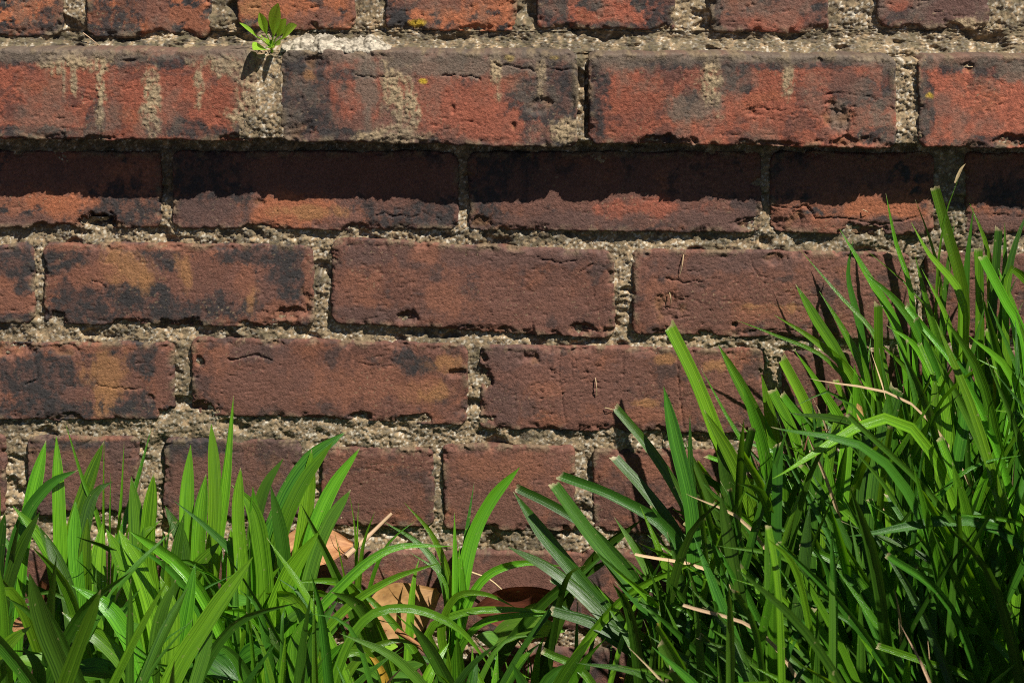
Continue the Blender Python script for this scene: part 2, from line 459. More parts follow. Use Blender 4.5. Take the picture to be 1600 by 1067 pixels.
brick(4, 752, 1192, 542, 548, 668, 676, 'm', 0.15, 0.3,
      (('p', 800, 560, 60, 20), ('b', 900, 610, 120, 40), ('r', 850, 610, 26, 18), ('y', 1040, 560, 14, 8), ('y', 1120, 570, 20, 12), ('r', 1000, 645, 100, 12), ('p', 790, 630, 40, 30), ('y', 1010, 630, 24, 7)),
      ((830, 560, 14, 12, 2.0), (757, 590, 10, 26, 4.0), (757, 560, 8, 8, 4.0)),
      ((0.9, (876, 545, 874, 580, 878, 620, 885, 668)), (0.9, (893, 545, 894, 600)), (0.8, (973, 550, 974, 580)), (1.2, (1058, 552, 1062, 620, 1068, 670))), rough=1.2)
brick(4, 1225, 1672, 552, 556, 678, 684, 'm', 0.3, 0.3)
brick(4, 1700, 2130, 556, 556, 684, 684, 'm', 0.3, 0.3)
# course 5: headers
for x0, x1, t, b, base, pt in ((-430, -215, 680, 800, 'b', ()), (-190, 5, 680, 800, 'b', ()), (45, 214, 684, 802, 'p', (('s', 110, 695, 60, 12), ('b', 140, 750, 70, 40), ('o', 150, 686, 50, 4))),
        (258, 468, 688, 812, 'p', (('b', 330, 740, 80, 50), ('s', 300, 700, 60, 16))), (505, 676, 701, 819, 'm', (('b', 600, 770, 60, 30),)),
        (695, 896, 697, 826, 'm', (('r', 790, 730, 90, 24), ('b', 800, 790, 90, 30))), (930, 1142, 704, 830, 'm', (('r', 1010, 730, 60, 20),)),
        (1172, 1376, 708, 834, 'm', ()), (1405, 1610, 712, 838, 'm', ()), (1640, 1840, 712, 838, 'm', ()), (1870, 2070, 712, 838, 'm', ())):
    brick(5, x0, x1, t, t + 2, b, b + 3, base, 0.15, 0.25, pt)
# courses 6 and 7, behind the leaves
for x in (-420, 30, 485, 905, 1370, 1820):
    brick(6, x, x + 425, 862, 866, 982, 986, 'b' if x == 485 else 'm', 0.3, 0.35, (('s', 560, 940, 60, 30), ('b', 780, 900, 100, 40)) if x == 485 else ())
for x in (-620, -160, 290, 735, 1180, 1630):
    brick(7, x, x + 430, 1012, 1014, 1130, 1134, 'b', 0.3, 0.4)

FINE = 0.00078
def noisy_ell(X, Z, cx, cz, rx, rz, s, k=1.0):
    d = np.hypot((X - cx) / rx, (Z - cz) / rz)
    return d + k * 0.52 * fbm(X * 62, Z * 40, s, 6, 0.70)
def quad_of(b):
    x0, x1, tl, tr, bl, br = b['q']
    d = b['d']
    return at(x0, tl, d), at(x1, tr, d), at(x0, bl, d), at(x1, br, d)
def brick_sd(q, X, Z, rc):
    TL, TR, BL, BR = q
    u = (X - BL[0]) / (BR[0] - BL[0])
    zt, zb = TL[2] + (TR[2] - TL[2]) * u, BL[2] + (BR[2] - BL[2]) * u
    w = (Z - zb) / (zt - zb)
    xl, xr = BL[0] + (TL[0] - BL[0]) * w, BR[0] + (TR[0] - BR[0]) * w
    a = np.maximum(xl - X, X - xr) + rc
    c = np.maximum(zb - Z, Z - zt) + rc
    return np.minimum(np.maximum(a, c), 0) + np.hypot(np.maximum(a, 0), np.maximum(c, 0)) - rc
def seg_dist(X, Z, p, q):
    v = q - p
    t = np.clip(((X - p[0]) * v[0] + (Z - p[1]) * v[1]) / (v @ v + 1e-12), 0, 1)
    return np.hypot(X - p[0] - v[0] * t, Z - p[1] - v[1] * t)

def build_brick(i, b):
    s = 20 + i * 7
    q = quad_of(b)
    xs_ = [p[0] for p in q]
    zs_ = [p[2] for p in q]
    px = b['q']
    seen = px[0] < 1640 and px[1] > -40 and px[4] > -5 and b['row'] < 7
    step = FINE if seen else 0.0035
    if seen and b['row'] >= 6:
        step = 0.0011
    mg = 0.0034 if seen else 0.007
    nx = int((max(xs_) - min(xs_) + 2 * mg) / step) + 1
    nz = int((max(zs_) - min(zs_) + 2 * mg) / step) + 1
    X, Z = np.meshgrid(np.linspace(min(xs_) - mg, max(xs_) + mg, nx), np.linspace(min(zs_) - mg, max(zs_) + mg, nz))
    rr = random.Random(s)
    R = b['rough']
    sd = brick_sd(q, X, Z, rr.uniform(0.003, 0.007))
    sd = sd - 0.0013 + 0.0010 * fbm(X * 45, Z * 45, s, 3) + 0.00045 * perlin(X * 300, Z * 300, s + 9)
    # relief, metres into the wall
    r = 0.0022 + 0.0012 * perlin(X * 30, Z * 30, s + 2)
    r = np.clip(r, 0.0008, 0.005)
    t = np.clip((sd + r) / r, 0, 1)
    dep = r * (1 - np.sqrt(np.clip(1 - t * t, 0, 1)))
    dep = dep + 0.0010 * perlin(X * 11, Z * 14, s + 3) + 0.00018 * R * fbm(X * 85, Z * 110, s + 4, 4, 0.55)
    tex = fbm(X * 420, Z * 520, s + 6, 2)
    dep = dep + 0.00012 * R * tex
    dens = sstep(0.0, 0.6, perlin(X * 16, Z * 22, s + 8) + 0.12 * R)
    pit = sstep(0.50, 0.66, perlin(X * 120, Z * 420, s + 10) + 0.12 * perlin(X * 400, Z * 400, s)) * dens
    pit2 = sstep(0.58, 0.68, perlin(X * 230, Z * 300, s + 11))
    dep = dep + 0.0007 * R * pit + 0.0005 * R * pit2
    dep = dep + 0.00028 * sstep(0.46, 0.62, perlin(X * 380, Z * 460, s + 14)) - 0.0003 * sstep(0.5, 0.65, perlin(X * 420, Z * 420, s + 15))
    # ragged, crumbled arrises
    rag = sstep(-0.0075, -0.0005, sd) * sstep(0.05, 0.5, fbm(X * 55, Z * 55, s + 12, 3))
    dep = dep + 0.0019 * R * rag * (1 + 0.5 * tex)
    chipm = np.zeros_like(X)
    chips = [(*at(c[0], c[1], b['d'])[[0, 2]], c[2] * 0.00047, c[3] * 0.00047, c[4] * 0.001) for c in b['chips']]
    zb, zt = (zs_[2] + zs_[3]) / 2, (zs_[0] + zs_[1]) / 2
    for k in range(rr.randint(3, 6)):
        ed = rr.random()
        cx = rr.uniform(min(xs_), max(xs_))
        cz = zb if ed < 0.6 else zt
        if ed > 0.85:
            cx, cz = rr.choice((min(xs_), max(xs_))), rr.uniform(zb, zt)
        chips.append((cx, cz, rr.uniform(0.003, 0.011), rr.uniform(0.002, 0.0045), rr.uniform(0.001, 0.003)))
    for k, (cx, cz, rx, rz, dm) in enumerate(chips):
        m = sstep(1.15, 0.55, noisy_ell(X, Z, cx, cz, rx, rz, s + 13 + k, 0.9))
        dep = dep + dm * m * (1 + 0.35 * fbm(X * 200, Z * 260, s + 31, 2))
        chipm = np.maximum(chipm, m)
    crk = np.zeros_like(X)
    cracks = list(b['cracks'])
    if seen:
        pw, ph = px[1] - px[0], px[4] - px[2]
        for k in range(rr.randint(2, 4)):
            x, y = px[0] + rr.uniform(0.05, 0.9) * pw, px[2] + rr.uniform(0.1, 0.9) * ph
            pts = [x, y]
            for _ in range(rr.randint(1, 3)):
                x += rr.uniform(6, 16)
                y += rr.uniform(-5, 5)
                pts += [x, y]
            cracks.append((rr.uniform(0.35, 0.8), pts))
    wx = X + 0.0010 * perlin(X * 180, Z * 180, s + 21)
    wz = Z + 0.0013 * fbm(X * 160, Z * 160, s + 22, 2)
    for mm, pts in cracks:
        P = [at(pts[j], pts[j + 1], b['d'])[[0, 2]] for j in range(0, len(pts), 2)]
        for p0, p1 in zip(P[:-1], P[1:]):
            w = (0.0003 + 0.0003 * mm) * (1 + 0.8 * perlin(X * 120, Z * 120, s + 23))
            crk = np.maximum(crk, mm * sstep(1.0, 0.25, seg_dist(wx, wz, p0, p1) / np.maximum(w, 0.0003)))
    dep = dep + 0.0010 * crk
    # sides
    K = 0.042 / mg
    out = np.maximum(sd, 0)
    g0, g1 = np.gradient(sd, Z[:, 0], X[0, :])
    gl = np.maximum(np.hypot(g0, g1), 1e-6)
    o2 = np.minimum(out, 0.02)
    Xn, Zn = X - o2 * g1 / gl, Z - o2 * g0 / gl
    side = sstep(0, 0.0004, out)
    dep = dep * (1 - 0.6 * side) + K * out
    # ---- colour: kiln flashing, clay streaks, smears of mortar
    base = np.array(KIND[b['base']])
    tone = 1 + 0.16 * fbm(X * 14, Z * 22, s + 30, 3) + rr.uniform(-0.16, 0.12)
    c = base * tone[..., None]
    c = mix(c, np.minimum(np.array(ORG) * 0.8, base * 1.7), 0.45 * sstep(0.15, 0.8, fbm(X * 26, Z * 40, s + 33, 4)))
    c = mix(c, np.array(PUR) * 0.9, 0.36 * sstep(0.1, 0.75, fbm(X * 20, Z * 26, s + 36, 4)))
    if b['edge'] > 0:
        e = sstep(-0.009, -0.001, sd + 0.005 * fbm(X * 55, Z * 55, s + 39, 3))
        c = mix(c, SOOT, b['edge'] * e * sstep(-0.5, 0.4, fbm(X * 18, Z * 18, s + 43, 2)))
    c = mix(c, SOOT, np.minimum(1, b['speck'] * 2.0) * sstep(0.22, 0.62, fbm(X * 42, Z * 50, s + 45, 6, 0.66)))
    c = mix(c, np.array(WARM), 0.28 * sstep(0.25, 0.6, fbm(X * 60, Z * 36, s + 47, 5, 0.66)))
    c = c * (1 + 0.28 * perlin(X * 420, Z * 420, s + 49) + 0.16 * perlin(X * 190, Z * 240, s + 51))[..., None]
    smear = np.zeros_like(X)
    for k, (kd, cx, cy, rx, ry) in enumerate(b['patches']):
        if b['row'] >= 3 and kd in 'ro':
            kd = 'w'
        ctr = at(cx, cy, b['d'])
        hard = kd in 'Ml'
        e = noisy_ell(X, Z, ctr[0], ctr[2], rx * 0.00047, ry * 0.00047, s + 50 + 3 * k)
        m = sstep(1.16, 0.80, e) if kd == 's' else (sstep(1.15, 0.6, e) if hard else sstep(1.3, 0.55, e) * 0.8)
        if kd == 's':
            m = m * (0.55 + 0.4 * sstep(-0.35, 0.25, fbm(X * 150, Z * 120, s + 72, 4, 0.7)))
        if kd == 'M':
            m = m * (0.25 + 0.75 * sstep(-0.35, 0.35, fbm(X * 300, Z * 170, s + 70, 3, 0.65) + 0.5 * (1 - e)))
            smear = np.maximum(smear, m)
        else:
            c = mix(c, np.array(KIND[kd]) * (1 + 0.12 * perlin(X * 60, Z * 60, s + 71))[..., None], m)
    if smear.max() > 0:
        f1, _ = worley(X * 520, Z * 520, s)
        sm = np.array(MORT) * (0.72 + 0.5 * (1 - f1) + 0.2 * perlin(X * 200, Z * 200, s))[..., None] * 1.1
        c = mix(c, sm, smear)
        dep = dep - smear * (0.0004 + 0.0011 * (0.5 - f1) + 0.0007 * perlin(X * 260, Z * 260, s + 77))
    c = mix(c, np.array(OCH) * 0.72, 0.55 * chipm * sstep(-0.2, 0.5, perlin(X * 90, Z * 90, s + 80)))
    fleck = sstep(0.60, 0.7, perlin(X * 520, Z * 520, s + 81)) * sstep(-0.1, 0.5, perlin(X * 25, Z * 25, s + 82))
    c = mix(c, np.array(MORT) * 0.9, 0.75 * fleck)
    if b['row'] in (0, 1):     # grey weathering on the exposed course
        if b['row'] == 1:
            topz = q[0][2] + (q[1][2] - q[0][2]) * (X - q[0][0]) / (q[1][0] - q[0][0])
            c = mix(c, np.array(GREY) * 0.8, 0.75 * sstep(0.0085, 0.003, topz - Z + 0.004 * fbm(X * 45, Z * 45, s + 92, 4, 0.65)))
        c = mix(c, GREY, 0.42 * sstep(-0.1, 0.7, fbm(X * 30, Z * 24, s + 90, 5, 0.65)))
    # lime and sand dust at the arris
    dust = sstep(-0.0065, 0.0, sd) * sstep(-0.05, 0.5, fbm(X * 60, Z * 60, s + 84, 5, 0.65))
    dep = dep - 0.0006 * dust * (1 - side) * (1 + 0.8 * tex)
    c = mix(c, np.array(MORT) * (0.62 + 0.3 * perlin(X * 500, Z * 500, s + 86))[..., None], 0.75 * dust)
    c = np.clip(c, 0.012, 0.8)
    ctr = np.array([(min(xs_) + max(xs_)) / 2, -b['d'], (zb + zt) / 2])
    co = np.stack([Xn - ctr[0], dep, Zn - ctr[2]], -1)
    link('brick', mesh_from('brick', co, grid_quads(nx, nz), c), M_BRICK, wall, ctr)
for i, b in enumerate(B):
    build_brick(i, b)

# mortar: one crumbling bed that fills every joint
def joint_line(pa, pb, d):
    A, C = at(*pa, d), at(*pb, d)
    return lambda x: A[2] + (C[2] - A[2]) * (x - A[0]) / (C[0] - A[0])
led_top, led_bot = joint_line((0, 80), (1600, 91), LEDGE), joint_line((0, 218), (1600, 233), LEDGE)
row0 = joint_line((0, 52), (1600, 46), 0.0)
vx0, vx1, vz0, vz1 = -0.40, 0.40, 0.0, 0.53
bz0, bz1 = min(led_top(vx0), led_top(vx1)) - 0.001, max(row0(vx0), row0(vx1)) + 0.002     # closer rows over the sloping bed
xs = np.concatenate([np.arange(-0.68, vx0, 0.004), np.arange(vx0, vx1, FINE), np.arange(vx1, 0.68, 0.004)])
zs = np.concatenate([np.arange(-0.03, vz0, 0.004), np.arange(vz0, bz0, FINE), np.arange(bz0, bz1, FINE / 2.6), np.arange(bz1, vz1, FINE), np.arange(vz1, 0.62, 0.004)])
SDm = np.full((len(zs), len(xs)), 1.0)
for b in B:
    q = quad_of(b)
    i0, i1 = np.searchsorted(xs, [min(p[0] for p in q) - 0.03, max(p[0] for p in q) + 0.03])
    j0, j1 = np.searchsorted(zs, [min(p[2] for p in q) - 0.03, max(p[2] for p in q) + 0.03])
    if i1 - i0 < 2 or j1 - j0 < 2:
        continue
    X, Z = np.meshgrid(xs[i0:i1], zs[j0:j1])
    SDm[j0:j1, i0:i1] = np.minimum(SDm[j0:j1, i0:i1], brick_sd(q, X, Z, 0.004))
keepv = SDm > -0.0065
keep = keepv[:-1, :-1] | keepv[1:, :-1] | keepv[:-1, 1:] | keepv[1:, 1:]
XX, ZZ = np.meshgrid(xs, zs)
quads = grid_quads(len(xs), len(zs), keep)
used, inv = np.unique(quads.ravel(), return_inverse=True)
quads = inv.reshape(quads.shape)
X, Z, S = XX.ravel()[used], ZZ.ravel()[used], SDm.ravel()[used]
lt, lb, r0 = led_top(X), led_bot(X), row0(X)
tt = np.clip((Z - lt) / (r0 - lt), 0, 1)
face = np.where(Z > lt - 0.0022, -0.008 * np.clip(1 - tt * 1.6 + 0.35 * fbm(X * 40, X * 0 + 1.5, 71, 3), 0, 1) ** 1.5, np.where(Z > lb + 0.0022, -LEDGE, 0.0))
Zw = Z
Z = Z + 0.85 * face * (Z > lt)      # noise runs along the surface, also over the sloping bed
f1, id1 = worley(X * 420, Z * 420, 3)
f2, id2 = worley(X * 150 + 0.3 * f1, Z * 170, 4)
f3, id3 = worley(X * 760, Z * 760, 6)
lumpy = sstep(-0.5, 0.4, fbm(X * 20, Z * 24, 77, 3))
rec = 0.0056 + 0.0022 * fbm(X * 22, Z * 26, 14, 3)
y = face + rec - (0.0004 + 0.0010 * lumpy + 0.0008 * (Zw > lt) * (tt < 1)) * (1 - f2 ** 2) - (0.0007 + 0.0011 * lumpy) * (1 - f1) - 0.0009 * (1 - f3) + 0.0011 * fbm(X * 120, Z * 120, 15, 3)
# washed-out hollows
y = y + 0.0045 * sstep(0.25, 0.8, fbm(X * 34, Z * 60, 17, 3))
Z = Zw
# slurry that was never struck off beside the first ledge joint, and the open crack beside the second
pA, pB = at(372, 150, LEDGE), at(442, 150, LEDGE)
m = (X > pA[0]) & (X < pB[0]) & (Z > lb) & (Z < lt)
y[m] -= 0.0035
pC, pD = at(914, 150, LEDGE), at(922, 150, LEDGE)
m = (X > pC[0]) & (X < pD[0]) & (Z > lb + 0.004) & (Z < lt - 0.001)
y[m] += 0.005
v = _rnd[id1, 2]
v2 = _rnd[id3, 3]
Z = Zw + 0.85 * face * (Zw > lt)
big = fbm(X * 12, Z * 18, 23, 3)
c = np.array(MORT) * (0.50 + 0.55 * v + 0.35 * v2 + 0.22 * big)[:, None]
c = mix(c, (0.34, 0.22, 0.12), 0.5 * (v > 0.78))
c = mix(c, (0.58, 0.53, 0.43), 0.7 * ((v2 > 0.80) & (v > 0.3)))
c = mix(c, (0.16, 0.14, 0.11), 0.6 * (v2 < 0.14))
Z = Zw
moss_shade = 0.95 * sstep(-0.12, 0.5, fbm(X * 15 + 3.3, Z * 26, 29, 5, 0.6))
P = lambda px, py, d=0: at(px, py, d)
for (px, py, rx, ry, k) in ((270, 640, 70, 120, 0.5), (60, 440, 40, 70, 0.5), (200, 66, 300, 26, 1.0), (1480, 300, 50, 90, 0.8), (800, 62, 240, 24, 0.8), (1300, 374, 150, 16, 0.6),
                            (1250, 66, 200, 20, 0.7), (120, 372, 140, 16, 0.5), (120, 665, 160, 18, 0.45), (300, 70, 60, 20, 0.6), (1200, 236, 500, 16, 1.0), (500, 232, 600, 16, 1.0)):  # last two strips paint ledge shade into the joint along with black moss
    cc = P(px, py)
    moss_shade = np.maximum(moss_shade, k * sstep(1.3, 0.4, np.hypot((X - cc[0]) / (rx * 0.00047), (Z - cc[2]) / (ry * 0.00047)) + 0.5 * fbm(X * 60, Z * 60, 37, 3)))
moss_shade = np.maximum(moss_shade, np.where((tt > 0) & (tt < 1), 0.85 * sstep(-0.5, 0.2, fbm(X * 16, X * 0 + 0.7, 91, 3)), 0))
moss_shade = moss_shade * sstep(-0.6, 0.2, fbm(X * 140, Z * 140, 38, 3))
c = mix(c, np.where((v > 0.5)[:, None], (0.060, 0.049, 0.034), (0.102, 0.084, 0.048)), np.where((tt > 0) & (tt < 1), 0.95, 0.8) * np.clip(moss_shade, 0, 1))  # bed colour darkened further, beyond its moss, to offset direct sun
c = np.clip(c, 0.015, 0.75)
bed = sstep(0.0, 0.15, tt) * sstep(1.0, 0.85, tt)      # the sloping bed bulges along its own normal
hrel = y - (face + rec)
co = np.stack([X, y - 0.45 * hrel * bed * 0.4, Z - 0.75 * hrel * bed * 0.4], -1)
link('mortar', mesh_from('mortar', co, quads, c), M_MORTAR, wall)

# pale lump of lime mortar lying on the ledge
lx, lz = np.meshgrid(np.linspace(0, 1, 190), np.linspace(0, 1, 50))
pa, pb = at(436, 82, LEDGE), at(610, 82, LEDGE)
env = np.sin(np.pi * np.clip(lx, 0, 1)) ** 0.35 * (0.75 + 0.3 * fbm(lx * 7, lx * 0 + 2.2, 61, 3))
Xl = pa[0] + (pb[0] - pa[0]) * lx
th = lz * np.pi
Yl = -(LEDGE - 0.0235) - 0.0225 * np.cos(th * 0.5) * (0.8 + 0.2 * env) + 0.0
Zl = pa[2] - 0.0005 + 0.0115 * np.sin(th * 0.5) * env
wl, wid = worley(Xl * 380, (Zl + Yl) * 380, 63)
nn = 0.0013 * (1 - wl) + 0.0012 * fbm(Xl * 110, (Zl - Yl) * 110, 64, 3)
Yl = Yl - nn * np.cos(th * 0.5) * 1.3
Zl = Zl + nn * np.sin(th * 0.5) * 1.3
cl = np.array([0.40, 0.35, 0.27]) * (0.75 + 0.5 * _rnd[wid, 2])[..., None]
cl = mix(cl, (0.12, 0.10, 0.07), 0.8 * sstep(-0.1, 0.5, fbm(Xl * 130, (Zl + Yl) * 130, 65, 3)))
lump = link('mortar_lump', mesh_from('mortar_lump', np.stack([Xl, Yl, Zl], -1), grid_quads(190, 50), cl), M_MORTAR, wall)
lump['label'] = 'pale lump of lime mortar on the ledge'

# solid masonry behind the face
def box(name, a, b_, mat, parent, col):
    x0, y0, z0 = a
    x1, y1, z1 = b_
    vs = [(x0, y0, z0), (x1, y0, z0), (x1, y1, z0), (x0, y1, z0), (x0, y0, z1), (x1, y0, z1), (x1, y1, z1), (x0, y1, z1)]
    fs = [(0, 1, 5, 4), (1, 2, 6, 5), (2, 3, 7, 6), (3, 0, 4, 7), (4, 5, 6, 7), (3, 2, 1, 0)]
    return link(name, mesh_from(name, vs, fs, np.tile(col, (8, 1)), smooth=False), mat, parent)
box('wall_core', (-0.67, 0.022, -0.04), (0.67, 0.21, 0.61), M_MORTAR, wall, MORT)

# ------------------------------------------------------------------ strap leaves
def spline(P, n):
    P = np.asarray(P, float)
    P = np.vstack([2 * P[0] - P[1], P, 2 * P[-1] - P[-2]])
    L = np.concatenate([[0], np.cumsum(np.linalg.norm(np.diff(P, axis=0), axis=1) ** 0.5)])
    out = []
    ts = np.linspace(L[1], L[-2], 120)
    for t in ts:
        i = min(max(np.searchsorted(L, t) - 1, 1), len(P) - 3)
        t0, t1, t2, t3 = L[i - 1:i + 3]
        p0, p1, p2, p3 = P[i - 1:i + 3]
        a1 = (t1 - t) / (t1 - t0) * p0 + (t - t0) / (t1 - t0) * p1
        a2 = (t2 - t) / (t2 - t1) * p1 + (t - t1) / (t2 - t1) * p2
        a3 = (t3 - t) / (t3 - t2) * p2 + (t - t2) / (t3 - t2) * p3
        b1 = (t2 - t) / (t2 - t0) * a1 + (t - t0) / (t2 - t0) * a2
        b2 = (t3 - t) / (t3 - t1) * a2 + (t - t1) / (t3 - t1) * a3
        out.append((t2 - t) / (t2 - t1) * b1 + (t - t1) / (t2 - t1) * b2)
    out = np.array(out)
    s = np.concatenate([[0], np.cumsum(np.linalg.norm(np.diff(out, axis=0), axis=1))])
    u = np.linspace(0, s[-1], n)
    return np.stack([np.interp(u, s, out[:, k]) for k in range(3)], -1)

def blade(plant, pts, w, cut=False, roll=0.0, mat=None, fold=0.35, name='leaf', seg=22, dry=None):
    """a strap leaf along a 3-D curve; w = full width in metres"""
    C = spline(pts, seg * 3)
    C = C[np.round((1 - (1 - np.linspace(0, 1, seg)) ** 1.35) * (seg * 3 - 1)).astype(int)]   # closer rings towards the tip
    if cut:     # two short end rings for the dry cut edge
        e = C[-1] - C[-2]
        le = np.linalg.norm(e)
        C = np.vstack([C, C[-1] + e / le * 0.0012, C[-1] + e / le * 0.0026])
        seg += 2
    T = np.gradient(C, axis=0)
    T /= np.linalg.norm(T, axis=1)[:, None]
    ref = np.array([0.0, 1.0, -0.25])
    Wd = np.cross(T, ref)
    Wd /= np.maximum(np.linalg.norm(Wd, axis=1), 1e-6)[:, None]
    for k in range(1, seg):
        if Wd[k] @ Wd[k - 1] < 0:
            Wd[k] *= -1
    Nn = np.cross(Wd, T)
    tw = random.uniform(-0.35, 0.35)
    v = np.concatenate([[0], np.cumsum(np.linalg.norm(np.diff(C, axis=0), axis=1))])
    v /= v[-1]
    ang = roll + tw * (v - 0.5)
    Wr = Wd * np.cos(ang)[:, None] + Nn * np.sin(ang)[:, None]
    Nr = -Wd * np.sin(ang)[:, None] + Nn * np.cos(ang)[:, None]
    prof = 0.55 + 0.45 * sstep(0, 0.35, v)
    if cut:
        prof = prof * (1 - 0.32 * v ** 2)
    else:
        ln_ = np.linalg.norm(np.diff(C, axis=0), axis=1).sum()
        v0 = 1 - min(0.45, random.uniform(0.028, 0.055) * (0.6 if w > 0.009 else 1.5) / ln_ + 0.04)
        prof = prof * np.clip(1 - 0.22 * np.clip((v - 0.45) / 0.55, 0, 1) - 0.78 * np.clip((v - v0) / (1 - v0), 0, 1) ** 1.9, 0.03, 1)
    us = np.linspace(-1, 1, 7)
    wob = 1 + 0.04 * np.sin(v * random.uniform(10, 25) + random.uniform(0, 6))
    co = np.zeros((seg, 7, 3))
    for k, u in enumerate(us):
        off = (w / 2) * prof * wob * u
        lift = fold * (w / 2) * prof * (abs(u) ** 1.4)
        co[:, k] = C + Wr * off[:, None] - Nr * lift[:, None]
    slope = random.uniform(-0.3, 0.3)
    if cut:       # ragged end left by a mower
        for k in range(7):
            co[-1, k] += T[-1] * w * (random.uniform(-0.08, 0.08) + slope * us[k])
    tipm = np.zeros((seg, 7, 3))
    if cut:
        tipm[-1, :, 0] = [random.uniform(0.7, 1.0) for _ in range(7)]
        tipm[-2, :, 0] = [random.uniform(0.1, 0.7) for _ in range(7)]
    elif random.random() < 0.35:
        tipm[-1, :, 0] = 0.9
        pass
    if dry:
        tipm[:, :, 0] = np.maximum(tipm[:, :, 0], (sstep(1 - dry, 1, v))[:, None])
    uu, vv = np.meshgrid(np.linspace(0, 1, 7), v)
    org = np.array(plant.location)
    me = mesh_from(name, co - org, grid_quads(7, seg), tipm, np.stack([uu, vv], -1))
    return link(name, me, mat or M_LEAF, plant)

PL = {}
def plant(key, px, d, label, name='strap_leaf_plant', cat='plant', group='strap-leaved plants along the wall'):
    PL[key] = thing(name, label, cat, ground_at(px, d), group)
plant('A', 40, 0.09, 'bright green strap-leaved plant at the left edge, close against the wall')
plant('B', 150, 0.15, 'second strap-leaved plant from the left edge, with broad upright blades')
plant('C', 315, 0.09, 'strap-leaved plant with the tallest upright blade left of the gap in the greenery')
plant('D', 430, 0.11, 'strap-leaved plant whose blades arch right in front of the curled tan leaf')
plant('E', 235, 0.23, 'low strap-leaved plant in the front row at the lower left')
plant('F', 10, 0.24, 'strap-leaved plant cut off by the bottom left corner of the view')
plant('K', 500, 0.17, 'sprawling strap-leaved plant with long thin arching blades left of the gap')
plant('M', 708, 0.08, 'slender solitary strap-leaved plant standing in the gap before the bricks')
plant('N', 770, 0.16, 'tiny strap-leaved plant at the bottom edge below the gap')
plant('R1', 1085, 0.17, 'dark strap-leaved plant with clipped blades leaning left over the gap')
plant('R2', 1200, 0.09, 'strap-leaved plant with a clipped pale blade rising against the bricks')
plant('R3', 1365, 0.07, 'strap-leaved plant at the wall with shadows of its thin blades on the bricks')
plant('R4', 1500, 0.06, 'tallest strap-leaved plant, reaching up into the shade of the ledge')
plant('R5', 1590, 0.10, 'upright strap-leaved plant at the right edge of the view')
plant('R6', 1330, 0.18, 'dense strap-leaved plant with broad clipped blades in the middle of the right clump')
plant('R7', 1540, 0.22, 'strap-leaved plant with long pointed blades in front at the lower right')
plant('R8', 1200, 0.26, 'shaded strap-leaved plant in the front row of the right clump')
plant('R9', 1690, 0.16, 'strap-leaved plant half outside the right edge, arching into view')

